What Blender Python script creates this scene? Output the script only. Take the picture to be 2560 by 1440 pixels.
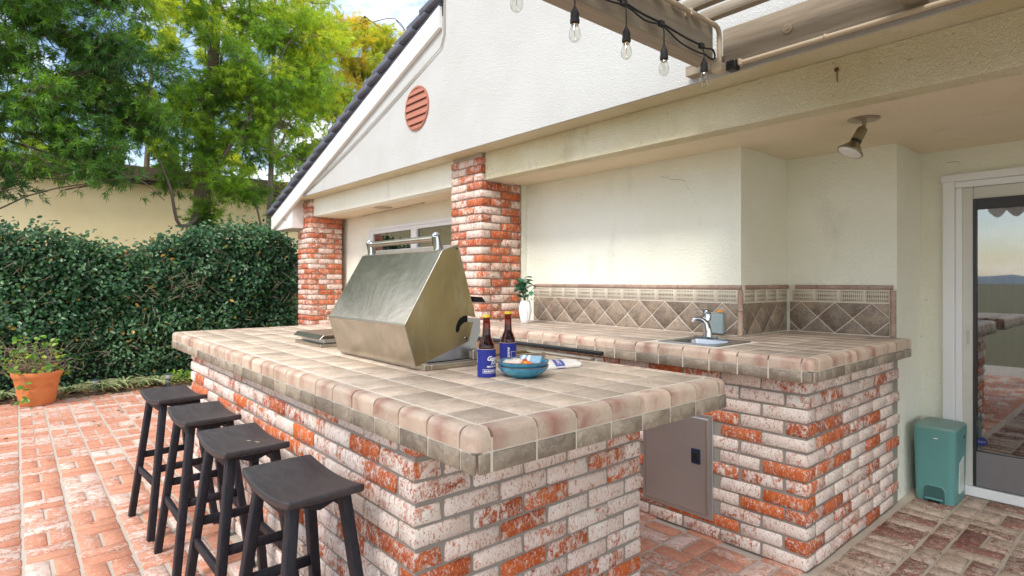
import bpy, bmesh, math, random
import numpy as np
from mathutils import Vector, Matrix, noise

random.seed(7); RNG = np.random.default_rng(11)
R = math.radians
for o in list(bpy.data.objects): bpy.data.objects.remove(o)
SC = bpy.context.scene
COL = SC.collection

# ------------------------------------------------------------------ camera, sky, sun, exposure
cd = bpy.data.cameras.new('camera'); cam = bpy.data.objects.new('camera', cd); COL.objects.link(cam)
cam.location = (0, 0, 1.33); cam.rotation_euler = (R(90), 0, R(49.3))
cd.sensor_width = 36; cd.lens = 36*1446/2560; cd.shift_y = -20/2560; cd.clip_start = .02; cd.clip_end = 2000
SC.camera = cam
SC.view_settings.view_transform = 'Standard'; SC.view_settings.look = 'None'
SC.view_settings.gamma = 1; SC.view_settings.use_curve_mapping = False
SC.view_settings.exposure = 1.56
SC.render.resolution_x = 1024; SC.render.resolution_y = 576
SUN_EL, SUN_AZ = 50, 160      # degrees; azimuth clockwise from +Y towards +X: the sun stands behind the camera's right
sd = Vector((math.sin(R(SUN_AZ))*math.cos(R(SUN_EL)), math.cos(R(SUN_AZ))*math.cos(R(SUN_EL)), math.sin(R(SUN_EL))))
sl = bpy.data.lights.new('sun', 'SUN'); sl.energy = 1.05; sl.angle = R(13); sl.color = (1, .95, .87)
so = bpy.data.objects.new('sun', sl); COL.objects.link(so); so.rotation_euler = (-sd).to_track_quat('-Z', 'Y').to_euler()
W = bpy.data.worlds.new('World'); SC.world = W; W.use_nodes = True
nt = W.node_tree; nt.nodes.clear()
def wn(t, **k):
    n = nt.nodes.new(t)
    for a, b in k.items(): setattr(n, a, b)
    return n
sky = wn('ShaderNodeTexSky', sky_type='NISHITA', sun_disc=False, sun_elevation=R(SUN_EL), sun_rotation=R(SUN_AZ))
tc = wn('ShaderNodeTexCoord'); mp = wn('ShaderNodeMapping'); mp.inputs['Scale'].default_value = (1.2, 1.2, 3.0); mp.inputs['Location'].default_value = (3.1, .7, 0)
cl = wn('ShaderNodeTexNoise'); cl.inputs['Scale'].default_value = 2.1; cl.inputs['Detail'].default_value = 9; cl.inputs['Roughness'].default_value = .58
rp = wn('ShaderNodeValToRGB'); rp.color_ramp.elements[0].position = .44; rp.color_ramp.elements[1].position = .60
mx = wn('ShaderNodeMix', data_type='RGBA'); mx.inputs['B'].default_value = (10.5, 10.6, 10.7, 1)
bg = wn('ShaderNodeBackground'); bg.inputs['Strength'].default_value = .088
wo = wn('ShaderNodeOutputWorld')
L = nt.links.new
L(tc.outputs['Generated'], mp.inputs['Vector']); L(mp.outputs[0], cl.inputs['Vector']); L(cl.outputs['Fac'], rp.inputs[0])
L(rp.outputs[0], mx.inputs['Factor']); L(sky.outputs[0], mx.inputs['A']); L(mx.outputs['Result'], bg.inputs[0]); L(bg.outputs[0], wo.inputs[0])

# ------------------------------------------------------------------ helpers: objects
WL = {}
def wloc(o): return WL.get(o.name, Vector((0, 0, 0))) if o else Vector((0, 0, 0))
def thing(name, label, cat, loc=(0, 0, 0), group=None):
    o = bpy.data.objects.new(name, None); COL.objects.link(o); o.location = loc; o.empty_display_size = .05
    o['label'] = label; o['category'] = cat
    if group: o['group'] = group
    WL[o.name] = Vector(loc); return o
def tag(o, label, cat, group=None):
    o['label'] = label; o['category'] = cat
    if group: o['group'] = group
    return o
def put(name, me, parent=None, loc=(0, 0, 0), rot=(0, 0, 0)):
    """link a mesh; loc is in world space, the parent is an unrotated object"""
    o = bpy.data.objects.new(name, me); COL.objects.link(o); WL[o.name] = Vector(loc)
    o.rotation_euler = rot
    if parent: o.parent = parent; o.location = Vector(loc)-wloc(parent)
    else: o.location = loc
    return o
def structure(o): o['kind'] = 'structure'; return o
def stuff(o): o['kind'] = 'stuff'; return o

class MB:
    def __init__(s): s.v = []; s.f = []; s.mi = []
    def add(s, vs, fs, m=0):
        b = len(s.v); s.v += [tuple(v) for v in vs]; s.f += [tuple(b+i for i in f) for f in fs]; s.mi += [m]*len(fs); return s
    def box(s, x0, x1, y0, y1, z0, z1, m=0):
        return s.add([(x0,y0,z0),(x1,y0,z0),(x1,y1,z0),(x0,y1,z0),(x0,y0,z1),(x1,y0,z1),(x1,y1,z1),(x0,y1,z1)],
                     [(0,3,2,1),(4,5,6,7),(0,1,5,4),(1,2,6,5),(2,3,7,6),(3,0,4,7)], m)
    def prism(s, pts, a, b, axis='x', m=0):
        """2D polygon swept from a to b along an axis; pts are the two other coordinates in order"""
        def mk(p, t): return (t, p[0], p[1]) if axis == 'x' else (p[0], t, p[1]) if axis == 'y' else (p[0], p[1], t)
        n = len(pts); vs = [mk(p, a) for p in pts]+[mk(p, b) for p in pts]
        return s.add(vs, [tuple(range(n)), tuple(range(2*n-1, n-1, -1))]+[(i, i+n, (i+1) % n+n, (i+1) % n) for i in range(n)], m)
    def tube(s, pts, r, n=8, m=0, cap=True):
        pts = [Vector(p) for p in pts]; k = len(pts); rs = r if isinstance(r, (list, tuple)) else [r]*k
        vs = []; ref = None
        for i, p in enumerate(pts):
            t = (pts[min(i+1, k-1)]-pts[max(i-1, 0)]).normalized()
            if ref is None: ref = t.orthogonal().normalized()
            a = (ref-t*ref.dot(t)).normalized(); ref = a; b = t.cross(a)
            for j in range(n):
                c = 2*math.pi*j/n; vs.append(p+(a*math.cos(c)+b*math.sin(c))*rs[i])
        fs = [(i*n+j, i*n+(j+1) % n, (i+1)*n+(j+1) % n, (i+1)*n+j) for i in range(k-1) for j in range(n)]
        if cap: fs += [tuple(range(n-1, -1, -1)), tuple(range((k-1)*n, k*n))]
        return s.add(vs, fs, m)
    def lathe(s, prof, c=(0, 0, 0), n=24, m=0, lobes=0, amp=0, cap=True):
        vs = []
        for r, z in prof:
            for j in range(n):
                a = 2*math.pi*j/n; q = r*(1+amp*math.cos(lobes*a)) if lobes else r
                vs.append((c[0]+q*math.cos(a), c[1]+q*math.sin(a), c[2]+z))
        k = len(prof)
        fs = [(i*n+j, i*n+(j+1) % n, (i+1)*n+(j+1) % n, (i+1)*n+j) for i in range(k-1) for j in range(n)]
        if cap: fs += [tuple(range(n-1, -1, -1)), tuple(range((k-1)*n, k*n))]
        return s.add(vs, fs, m)
    def mesh(s, name, mats, smooth=False, bevel=0, seg=1):
        me = bpy.data.meshes.new(name); me.from_pydata(s.v, [], s.f)
        mats = mats if isinstance(mats, (list, tuple)) else [mats]
        for m in mats: me.materials.append(m)
        me.polygons.foreach_set('material_index', s.mi)
        if bevel:
            bm = bmesh.new(); bm.from_mesh(me); bmesh.ops.recalc_face_normals(bm, faces=bm.faces)
            ed = [e for e in bm.edges if len(e.link_faces) == 2 and e.calc_face_angle(0) > .6]
            bmesh.ops.bevel(bm, geom=ed, offset=bevel, segments=seg, affect='EDGES', profile=.5); bm.to_mesh(me); bm.free()
        if smooth: me.shade_smooth(); me.set_sharp_from_angle(angle=R(smooth if smooth > 1 else 40))
        return me
    def build(s, name, mats, parent=None, smooth=False, bevel=0, seg=1, world=True, at=None):
        """vertices are given in world space; the object's origin is moved to its own middle (or to at)"""
        a = np.array(s.v)
        c = Vector(at) if at is not None else Vector(((a[:, 0].min()+a[:, 0].max())/2, (a[:, 1].min()+a[:, 1].max())/2, a[:, 2].min()))
        s.v = [tuple(p) for p in (a-np.array(c))]
        return put(name, s.mesh(name, mats, smooth, bevel, seg), parent, c)

# ------------------------------------------------------------------ helpers: materials
class NT:
    def __init__(s, name):
        s.m = bpy.data.materials.new(name); s.m.use_nodes = True; s.t = s.m.node_tree; s.t.nodes.clear()
        s.out = s.n('ShaderNodeOutputMaterial'); s.b = s.n('ShaderNodeBsdfPrincipled'); s.l(s.b.outputs[0], s.out.inputs[0])
    def n(s, t, **k):
        x = s.t.nodes.new(t)
        for a, b in k.items(): setattr(x, a, b)
        return x
    def l(s, a, b): s.t.links.new(a, b)
    def setin(s, sock, v):
        if isinstance(v, bpy.types.NodeSocket): s.l(v, sock)
        else: sock.default_value = (*v, 1) if isinstance(v, tuple) and len(v) == 3 and sock.type == 'RGBA' else v
    def noise(s, vec, scale, detail=4, rough=.55, dist=0, out='Fac'):
        x = s.n('ShaderNodeTexNoise'); x.inputs['Scale'].default_value = scale; x.inputs['Detail'].default_value = detail
        x.inputs['Roughness'].default_value = rough; x.inputs['Distortion'].default_value = dist
        if vec is not None: s.l(vec, x.inputs['Vector'])
        return x.outputs[out]
    def math(s, op, a, b=0., c=None, clamp=False):
        x = s.n('ShaderNodeMath', operation=op, use_clamp=clamp); s.setin(x.inputs[0], a); s.setin(x.inputs[1], b)
        if c is not None: s.setin(x.inputs[2], c)
        return x.outputs[0]
    def vmath(s, op, a, b):
        x = s.n('ShaderNodeVectorMath', operation=op); s.setin(x.inputs[0], a); s.setin(x.inputs[1], b); return x.outputs[0]
    def mix(s, f, a, b, mode='MIX'):
        x = s.n('ShaderNodeMix', data_type='RGBA', blend_type=mode)
        s.setin(x.inputs['Factor'], f); s.setin(x.inputs['A'], a); s.setin(x.inputs['B'], b); return x.outputs['Result']
    def step(s, v, lo, hi, a=0., b=1.):
        x = s.n('ShaderNodeMapRange', interpolation_type='SMOOTHSTEP'); s.setin(x.inputs[0], v)
        x.inputs[1].default_value = lo; x.inputs[2].default_value = hi; x.inputs[3].default_value = a; x.inputs[4].default_value = b
        return x.outputs[0]
    def lin(s, v, a, b): return s.math('MULTIPLY_ADD', v, b-a, a)
    def obj(s): return s.n('ShaderNodeTexCoord').outputs['Object']
    def rnd(s): return s.n('ShaderNodeObjectInfo').outputs['Random']
    def hash(s, r, k):
        x = s.n('ShaderNodeTexWhiteNoise', noise_dimensions='1D'); s.setin(x.inputs['W'], s.math('MULTIPLY_ADD', r, 91.7, k)); return x.outputs['Value']
    def scale(s, v, sc):
        x = s.n('ShaderNodeMapping'); s.l(v, x.inputs[0]); x.inputs['Scale'].default_value = sc; return x.outputs[0]
    def shift(s, v, r):
        x = s.n('ShaderNodeCombineXYZ')
        s.setin(x.inputs[0], s.math('MULTIPLY', r, 37.)); s.setin(x.inputs[1], s.math('MULTIPLY', r, 61.)); s.setin(x.inputs[2], s.math('MULTIPLY', r, 23.))
        return s.vmath('ADD', v, x.outputs[0])
    def bump(s, h, strength=.3, dist=.003):
        x = s.n('ShaderNodeBump'); x.inputs['Strength'].default_value = strength; x.inputs['Distance'].default_value = dist
        s.l(h, x.inputs['Height']); s.l(x.outputs[0], s.b.inputs['Normal']); return x
    def fin(s, col=None, rough=.6, metal=0., **k):
        if col is not None: s.setin(s.b.inputs['Base Color'], col)
        s.setin(s.b.inputs['Roughness'], rough); s.b.inputs['Metallic'].default_value = metal
        for a, v in k.items(): s.setin(s.b.inputs[a.replace('_', ' ')], v)
        return s.m

def mat_brick(name, white, red=(.44, .085, .028), dark=(.24, .05, .032), pale=(.72, .66, .63), island=False, scr=1., dirt=0., fine=1., spread=.30):
    """used brick: red body with torn patches of old whitewash; white = mean share of whitewash"""
    a = NT(name); v = a.obj()
    r = a.n('ShaderNodeNewGeometry').outputs['Random Per Island'] if island else a.rnd()
    sv = a.n('ShaderNodeVectorMath', operation='SCALE'); a.l(v, sv.inputs[0]); a.setin(sv.inputs['Scale'], a.lin(a.hash(r, 1.3), .62*fine, 1.45*fine)); p = a.shift(sv.outputs[0], r)
    rt = a.n('ShaderNodeMapping'); a.l(p, rt.inputs[0]); rt.inputs['Rotation'].default_value = (0, .7, .5); rt.inputs['Scale'].default_value = (1, .5, .45)
    n1 = a.noise(p, 11, 9, .74, .9); n2 = a.noise(rt.outputs[0], 95, 4, .62, 1.2); n3 = a.noise(rt.outputs[0], 42, 5, .66, 1.6)
    body = a.mix(a.hash(r, 3.1), red, dark); body = a.mix(a.step(a.noise(p, 30, 3), .35, .7, 0, .45), body, (red[0]*1.15, red[1]*1.7, red[2]*1.6))
    bias = a.math('SUBTRACT', a.hash(r, 7.7), .5)
    t = a.math('ADD', a.math('ADD', a.math('MULTIPLY', n1, .60), a.math('MULTIPLY', n3, .40)), a.math('MULTIPLY_ADD', bias, spread, white-.5))
    wm = a.step(t, .455, .535)
    pl = a.mix(a.step(a.noise(p, 9, 4), .3, .7), pale, (pale[0]*.93, pale[1]*.84, pale[2]*.82))
    pl = a.mix(a.math('MULTIPLY', a.hash(r, 5.5), .45), pl, (pale[0]*.80, pale[1]*.69, pale[2]*.67))
    s2 = a.step(n2, .555, .60, 0, .75*scr); pl = a.mix(s2, pl, (dark[0]*1.2, dark[1]*2.2, dark[2]*2.6))
    body = a.mix(a.step(n2, .57, .62, 0, .55*scr), body, pale)
    c = a.mix(wm, body, pl)
    c = a.mix(a.step(a.noise(p, 70, 3, .5), .69, .72, 0, .8), c, (.05, .03, .025))
    if dirt: c = a.mix(a.step(a.noise(p, 22, 5, .6), .45, .7, 0, dirt), c, (.13, .09, .06))
    a.bump(a.math('ADD', a.math('MULTIPLY', wm, .4), a.math('MULTIPLY', n2, 1.2)), .7, .004)
    return a.fin(c, a.lin(n1, .7, .95), Specular_IOR_Level=.3)
def mat_mortar(name, c=(.34, .31, .27)):
    a = NT(name); v = a.obj(); n = a.noise(v, 60, 6, .7); b = a.noise(v, 4, 3)
    a.bump(n, .6, .004); return a.fin(a.mix(b, c, tuple(x*.72 for x in c)), .95)
def mat_tile(name, c1, c2, c3, rough=.38, blush=None, bstr=.35, amp=.5):
    """glazed stone look tile; blush = colour of the reddish flash at one end of the tile"""
    a = NT(name); v = a.obj(); r = a.rnd(); p = a.shift(v, r)
    n1 = a.noise(p, 11, 5, .6, .9); n2 = a.noise(p, 34, 8, .72, 1.8)
    c = a.mix(a.step(n1, .38, .62), c1, c2); c = a.mix(a.step(n2, .50, .60, 0, .55), c, c3); c = a.mix(a.step(a.noise(p, 60, 6, .7, 1.), .60, .68, 0, .3), c, tuple(q_*.62 for q_ in c2))
    h = a.hash(r, 2.2); c = a.mix(1., c, a.n('ShaderNodeCombineColor').outputs[0], 'MULTIPLY') if False else c
    g = a.n('ShaderNodeHueSaturation'); a.setin(g.inputs['Value'], a.lin(h, 1-amp*.35, 1+amp*.25)); g.inputs['Saturation'].default_value = 1.0
    a.l(c, g.inputs['Color']); c = g.outputs[0]
    if blush:
        sx = a.n('ShaderNodeSeparateXYZ'); a.l(v, sx.inputs[0])
        x = a.math('ADD', a.math('MULTIPLY', sx.outputs[0], 9.), a.math('MULTIPLY', a.math('SUBTRACT', a.hash(r, 9.1), .5), 1.6))
        e = a.math('SUBTRACT', 1., a.math('ABSOLUTE', a.math('MULTIPLY', x, 2.2)), clamp=True)
        e = a.math('MULTIPLY', e, a.step(n1, .35, .6, .35, 1.)); e = a.math('MULTIPLY', e, a.lin(a.hash(r, 4.4), .4, 1.))
        c = a.mix(e, c, blush)
    a.bump(a.math('ADD', n2, a.math('MULTIPLY', n1, 1.2)), bstr, .0035)
    return a.fin(c, a.lin(n2, rough-.08, rough+.18), Specular_IOR_Level=.45)
def mat_stucco(name, c, c2=None, sc=95, st=.55, dist=.006, stain=.0):
    a = NT(name); v = a.obj(); n = a.noise(v, sc, 4, .6, .7); b = a.noise(v, 1.4, 5, .6, .5); f = a.noise(v, sc*3, 2)
    col = a.mix(a.step(b, .35, .7), c, c2 or tuple(x*.93 for x in c))
    if stain:
        d = a.noise(a.scale(v, (1.2, 1.2, .35)), 3.2, 6, .65, .5); col = a.mix(a.step(d, .56, .78, 0, stain), col, (.30, .27, .20))
        k = a.noise(v, 45, 2, .5); col = a.mix(a.step(k, .70, .76, 0, stain), col, (.22, .2, .15))
    a.bump(a.math('ADD', a.step(n, .35, .65), a.math('MULTIPLY', f, .3)), st, dist)
    return a.fin(col, .92, Specular_IOR_Level=.2)
def mat_plain(name, c, rough=.5, metal=0., var=.08, sc=20, bmp=0., **k):
    a = NT(name); v = a.obj(); n = a.noise(v, sc, 5, .6)
    if bmp: a.bump(n, bmp, .003)
    return a.fin(a.mix(n, tuple(x*(1-var) for x in c), tuple(min(1, x*(1+var)) for x in c)), rough, metal, **k)
def mat_steel(name, c=(.60, .57, .52), lo=.2, hi=.34, stretch=(1, 1, 40), smudge=3.0):
    a = NT(name); v = a.obj(); g = a.noise(a.scale(v, stretch), 14, 4, .6); s = a.noise(v, smudge, 5, .6, 1.2); w = a.noise(a.scale(v, (6, 6, 1.2)), 2.2, 4, .6, 1.)
    col = a.mix(a.step(s, .3, .7), c, tuple(x*.74 for x in c)); col = a.mix(a.step(w, .5, .75, 0, .2), col, (.74, .71, .64))
    a.bump(a.math('ADD', a.math('MULTIPLY', g, .25), a.math('MULTIPLY', s, 2.0)), .10, .01)
    return a.fin(col, a.math('ADD', a.lin(s, lo, hi), a.math('MULTIPLY', g, .08)), 1.)
def mat_leaf(name, ramp, rough=.42, trans=.3, spec=.4):
    a = NT(name); at = a.n('ShaderNodeAttribute', attribute_name='tint'); r = a.n('ShaderNodeValToRGB')
    el = r.color_ramp.elements
    while len(el) < len(ramp): el.new(.5)
    for e, (p, c) in zip(el, ramp): e.position = p; e.color = (*c, 1)
    a.l(at.outputs['Fac'], r.inputs[0]); a.fin(r.outputs[0], rough, Specular_IOR_Level=spec)
    t = a.n('ShaderNodeBsdfTranslucent'); a.l(a.mix(1., r.outputs[0], (1.3, 1.25, .5), 'MULTIPLY'), t.inputs[0])
    m = a.n('ShaderNodeMixShader'); m.inputs[0].default_value = trans; a.l(a.b.outputs[0], m.inputs[1]); a.l(t.outputs[0], m.inputs[2]); a.l(m.outputs[0], a.out.inputs[0])
    return a.m
def mat_bark(name, c1=(.20, .15, .11), c2=(.09, .07, .05)):
    a = NT(name); v = a.obj(); n = a.noise(a.scale(v, (8, 8, 1.5)), 5, 6, .7); a.bump(n, .8, .01); return a.fin(a.mix(n, c2, c1), .9)
def mat_wood(name, c, c2=None, ax=(1, 14, 14), bm=.35, rough=.6):
    a = NT(name); v = a.obj(); n = a.noise(a.scale(v, ax), 3, 6, .65, .4); f = a.noise(v, 1.5, 3)
    a.bump(n, bm, .004); return a.fin(a.mix(a.step(n, .3, .7), c, c2 or tuple(x*.8 for x in c)), rough)

M = {}
M['brick_counter'] = mat_brick('used_brick', .545, red=(.60, .125, .028), dark=(.33, .06, .026), pale=(.83, .77, .70), fine=1.3, spread=.26)
M['brick_pillar'] = mat_brick('pillar_brick', .50, spread=.20, red=(.56, .13, .045), dark=(.36, .07, .035), pale=(.80, .70, .62))
M['brick_floor'] = mat_brick('paving_brick', .44, red=(.56, .235, .15), dark=(.48, .17, .105), pale=(.74, .62, .55), scr=.6, spread=.20, fine=1.9)
M['brick_floor_far'] = mat_brick('paving_brick_far', .45, red=(.56, .235, .15), dark=(.48, .17, .105), pale=(.74, .62, .55), scr=.6, spread=.20, fine=1.9, island=True)
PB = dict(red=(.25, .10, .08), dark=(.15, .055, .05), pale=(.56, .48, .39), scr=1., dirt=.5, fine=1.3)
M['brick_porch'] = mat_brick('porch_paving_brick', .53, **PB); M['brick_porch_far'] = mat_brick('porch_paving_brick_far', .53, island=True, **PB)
M['mortar'] = mat_mortar('grey_mortar', (.33, .305, .27)); M['mortar_pale'] = mat_mortar('pale_mortar', (.50, .43, .36)); M['mortar_porch'] = mat_mortar('patio_mortar', (.54, .475, .40))
M['grout'] = mat_plain('grout', (.74, .67, .57), .9, var=.12, sc=40)
M['tile_top'] = mat_tile('counter_tile', (.60, .475, .365), (.48, .37, .275), (.68, .565, .455), .40, amp=.62)
M['tile_edge'] = mat_tile('bullnose_tile', (.66, .52, .40), (.60, .44, .34), (.72, .59, .47), .30, blush=(.34, .145, .11), bstr=.5)
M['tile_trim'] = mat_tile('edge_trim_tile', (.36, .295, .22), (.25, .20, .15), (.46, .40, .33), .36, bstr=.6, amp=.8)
M['tile_sink'] = mat_tile('sink_counter_tile', (.48, .39, .32), (.38, .30, .245), (.55, .46, .39), .36, amp=.5)
M['tile_splash'] = mat_tile('backsplash_tile', (.32, .245, .18), (.20, .155, .12), (.42, .35, .28), .33, bstr=.7, amp=.5)
M['tile_cap'] = mat_tile('cap_tile', (.40, .30, .23), (.34, .21, .165), (.44, .36, .29), .35)
M['stucco'] = mat_stucco('cream_stucco', (.86, .87, .77), (.82, .82, .70), 60, .5, .005, .22)
M['stucco_beam'] = mat_stucco('rough_cream_stucco', (.84, .78, .58), (.74, .67, .43), 85, .75, .007, .45)
M['stucco_gable'] = mat_stucco('daylight_offset_gable_stucco', (.565, .57, .555), (.53, .53, .51), 110, .5, .005, .10)  # same paint as the porch walls, its stronger daylight offset in the colour
M['stucco_ceiling'] = mat_stucco('brick_bounce_ceiling_stucco', (.80, .71, .53), (.76, .66, .47), 50, .3, .003, .2)  # cream paint; warm light bounced off the brick is put into its tan
M['stucco_neighbour'] = mat_stucco('yellow_stucco', (.93, .77, .47), (.90, .71, .41), 30, .2)
M['white_paint'] = mat_plain('white_paint', (.80, .79, .76), .45, var=.03)
M['white_vinyl'] = mat_plain('white_vinyl', (.80, .82, .84), .35, var=.02)
M['dark_tile'] = mat_plain('slate_grey_roof_tile', (.11, .12, .155), .75, var=.35, sc=18, bmp=.6)
M['tan_wood'] = mat_wood('tan_painted_beam', (.36, .305, .23), (.28, .235, .175), (14, 1.0, 14))
M['tan_wood_x'] = mat_wood('tan_painted_slat', (.36, .30, .22), (.26, .21, .15), (1.0, 14, 14), .6)
M['tan_pipe'] = mat_plain('tan_painted_pipe', (.52, .43, .31), .45)
M['black'] = mat_plain('black_plastic', (.012, .012, .012), .4)
M['rubber'] = mat_plain('black_rubber', (.015, .015, .016), .55)
M['steel'] = mat_steel('brushed_steel', (.54, .49, .41)); M['steel_dark'] = mat_plain('dull_steel', (.56, .57, .58), .32, .8, var=.16, sc=3)
M['steel_side'] = mat_steel('yellow_reflection_steel', (.44, .345, .175), .26, .4, (40, 1, 1)); M['chrome'] = mat_plain('chrome', (.50, .51, .53), .10, 1., var=.02)  # side steel: the yellow it would reflect is put into its golden base colour
M['steel_hood'] = mat_steel('polished_hood_steel', (.46, .42, .35), .14, .22, (1, 1, 3), 2.5)
M['sink_steel'] = mat_steel('sink_steel', (.42, .44, .46), .2, .3)
M['terracotta'] = mat_plain('terracotta', (.60, .20, .065), .75, var=.25, sc=6, bmp=.3)
M['teal'] = mat_plain('teal_plastic', (.10, .265, .255), .38, var=.04); M['teal_dark'] = mat_plain('dark_teal_plastic', (.15, .27, .25), .4, var=.05)
M['vent'] = mat_plain('terracotta_painted_vent', (.40, .15, .10), .6); M['dark'] = mat_plain('dark_void', (.008, .008, .009), .9)
M['ceramic'] = mat_plain('white_ceramic', (.84, .84, .83), .3, var=.02)
M['sleeve'] = mat_plain('blue_foam_sleeve', (.012, .022, .24), .7, var=.15, sc=90, bmp=.15); M['print'] = mat_plain('white_print', (.85, .85, .88), .6, var=.02)
M['cap'] = mat_plain('yellow_cap', (.85, .56, .02), .35); M['foam'] = mat_plain('sleeve_cut_edge', (.75, .55, .38), .8)
M['cloth'] = mat_plain('white_napkin_cloth', (.80, .76, .70), .85, var=.06, sc=60, bmp=.3); M['cloth_band'] = mat_plain('blue_paper_band', (.05, .07, .36), .6)
M['green_leafy'] = None
M['bulb_glass'] = None
# stools: near black painted wood with a worn sheen
a = NT('black_stained_wood'); v = a.obj(); n = a.noise(a.scale(v, (9, 9, 2)), 9, 6, .7); g = a.noise(v, 130, 3, .6)
a.bump(a.math('ADD', n, a.math('MULTIPLY', g, .6)), .55, .0025)
M['stool'] = a.fin(a.mix(a.step(n, .3, .75), (.008, .010, .018), (.030, .026, .030)), a.lin(n, .40, .62), Specular_IOR_Level=.30)
a = NT('black_stool_seat'); v = a.obj(); n = a.noise(a.scale(v, (2, 9, 9)), 6, 6, .7); g = a.noise(v, 160, 3, .6); s = a.noise(v, 220, 1)
a.bump(a.math('ADD', n, a.math('MULTIPLY', g, .7)), .3, .002)
M['seat'] = a.fin(a.mix(a.step(s, .72, .76, 0, .4), a.mix(a.step(n, .3, .75), (.030, .025, .028), (.060, .050, .052)), (.25, .23, .2)), a.lin(n, .4, .56), Specular_IOR_Level=.42)
# decorative liner tile with two rows of raised lozenges
a = NT('lozenge_relief_tile'); v = a.obj(); sx = a.n('ShaderNodeSeparateXYZ'); a.l(v, sx.inputs[0])
u = a.math('ABSOLUTE', a.math('SUBTRACT', a.math('FRACT', a.math('MULTIPLY', sx.outputs[0], 1/.0118)), .5))
w = a.math('ABSOLUTE', a.math('SUBTRACT', a.math('FRACT', a.math('ADD', a.math('MULTIPLY', sx.outputs[2], 1/.029), .5)), .5))
dd = a.math('ADD', a.math('MULTIPLY', u, 1.35), a.math('MULTIPLY', w, 1.1)); lz = a.step(dd, .42, .58)
n = a.noise(a.shift(v, a.rnd()), 14, 4, .6); inb = a.math('MULTIPLY', a.step(a.math('ABSOLUTE', sx.outputs[0]), .060, .064, 1, 0), a.step(a.math('ABSOLUTE', sx.outputs[2]), .029, .031, 1, 0))
f = a.math('MULTIPLY', a.math('SUBTRACT', 1., lz), inb); a.bump(a.math('SUBTRACT', 1., f), 1., .003)
M['liner'] = a.fin(a.mix(a.math('MULTIPLY', f, a.step(n, .3, .6, .35, 1.)), a.mix(n, (.56, .50, .40), (.66, .60, .50)), (.20, .155, .09)), .5)
def glass(name, col, rough=.0, ior=1.45, alpha=None):
    a = NT(name); a.fin(col, rough, Transmission_Weight=1., IOR=ior); return a.m
M['amber'] = glass('amber_glass', (.42, .045, .008)); 
a = NT('clear_bulb_glass'); t_ = a.n('ShaderNodeBsdfTransparent'); t_.inputs[0].default_value = (.93, .93, .90, 1); g_ = a.n('ShaderNodeBsdfGlossy'); g_.inputs['Roughness'].default_value = .03
fr_ = a.n('ShaderNodeLayerWeight'); fr_.inputs['Blend'].default_value = .35; m_ = a.n('ShaderNodeMixShader'); a.l(a.math('MULTIPLY_ADD', fr_.outputs['Facing'], .45, .03), m_.inputs[0]); a.l(t_.outputs[0], m_.inputs[1]); a.l(g_.outputs[0], m_.inputs[2]); a.l(m_.outputs[0], a.out.inputs[0]); M['clear'] = a.m
def pane(name, tint, refl):
    a = NT(name); t = a.n('ShaderNodeBsdfTransparent'); t.inputs[0].default_value = (*tint, 1); g = a.n('ShaderNodeBsdfGlossy'); g.inputs['Roughness'].default_value = .015
    n = a.noise(a.scale(a.obj(), (1, 1, .3)), 1.5, 2); bp = a.n('ShaderNodeBump'); bp.inputs['Strength'].default_value = .08; bp.inputs['Distance'].default_value = .01; a.l(n, bp.inputs['Height']); a.l(bp.outputs[0], g.inputs['Normal'])
    m = a.n('ShaderNodeMixShader'); m.inputs[0].default_value = refl; a.l(t.outputs[0], m.inputs[1]); a.l(g.outputs[0], m.inputs[2]); a.l(m.outputs[0], a.out.inputs[0]); return a.m
M['pane'] = pane('window_glass', (.42, .45, .47), .30); M['pane_window'] = pane('small_window_glass', (.5, .5, .5), .30)
a = NT('blue_glazed_stoneware'); v = a.obj(); n = a.noise(v, 28, 5, .6, .8); geo = a.n('ShaderNodeSeparateXYZ'); a.l(v, geo.inputs[0])
rim = a.step(geo.outputs[2], .0390, .0420); M['bowl'] = a.fin(a.mix(rim, a.mix(a.step(n, .35, .65), (.03, .20, .40), (.08, .36, .50)), (.19, .085, .035)), .16, Specular_IOR_Level=.6)
a = NT('soil_mulch'); v = a.obj(); n = a.noise(v, 30, 6, .7, 1.); a.bump(n, 1., .03); M['soil'] = a.fin(a.mix(a.step(n, .35, .65), (.07, .045, .025), (.22, .14, .07)), .95)
a = NT('lawn_and_earth'); v = a.obj(); n = a.noise(v, .25, 6, .6); M['ground'] = a.fin(a.mix(n, (.09, .10, .03), (.16, .12, .07)), .95)
M['bark'] = mat_bark('tree_bark'); M['bark_pale'] = mat_bark('pale_bark', (.34, .27, .21), (.18, .14, .10)); M['twig'] = mat_bark('dry_twig', (.38, .29, .21), (.22, .16, .11))
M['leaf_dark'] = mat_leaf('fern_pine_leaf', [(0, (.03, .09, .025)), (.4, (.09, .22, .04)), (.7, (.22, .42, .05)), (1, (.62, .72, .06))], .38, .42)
M['leaf_mid'] = mat_leaf('fern_pine_leaf_green', [(0, (.05, .13, .025)), (.4, (.20, .38, .04)), (.72, (.42, .60, .06)), (1, (.72, .74, .07))], .38, .45)
M['leaf_yellow'] = mat_leaf('sunlit_yellow_green_leaf', [(0, (.12, .22, .03)), (.4, (.34, .46, .04)), (.75, (.60, .62, .06)), (1, (.72, .55, .07))], .42, .45)
M['leaf_hedge'] = mat_leaf('glossy_hedge_leaf', [(0, (.014, .055, .022)), (.5, (.038, .12, .045)), (.9, (.10, .21, .08)), (.97, (.14, .26, .06)), (1, (.50, .30, .05))], .36, .2, .45)
M['leaf_pot'] = mat_leaf('fresh_vine_leaf', [(0, (.06, .18, .03)), (.6, (.16, .34, .05)), (1, (.42, .46, .05))], .4, .35)
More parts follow.
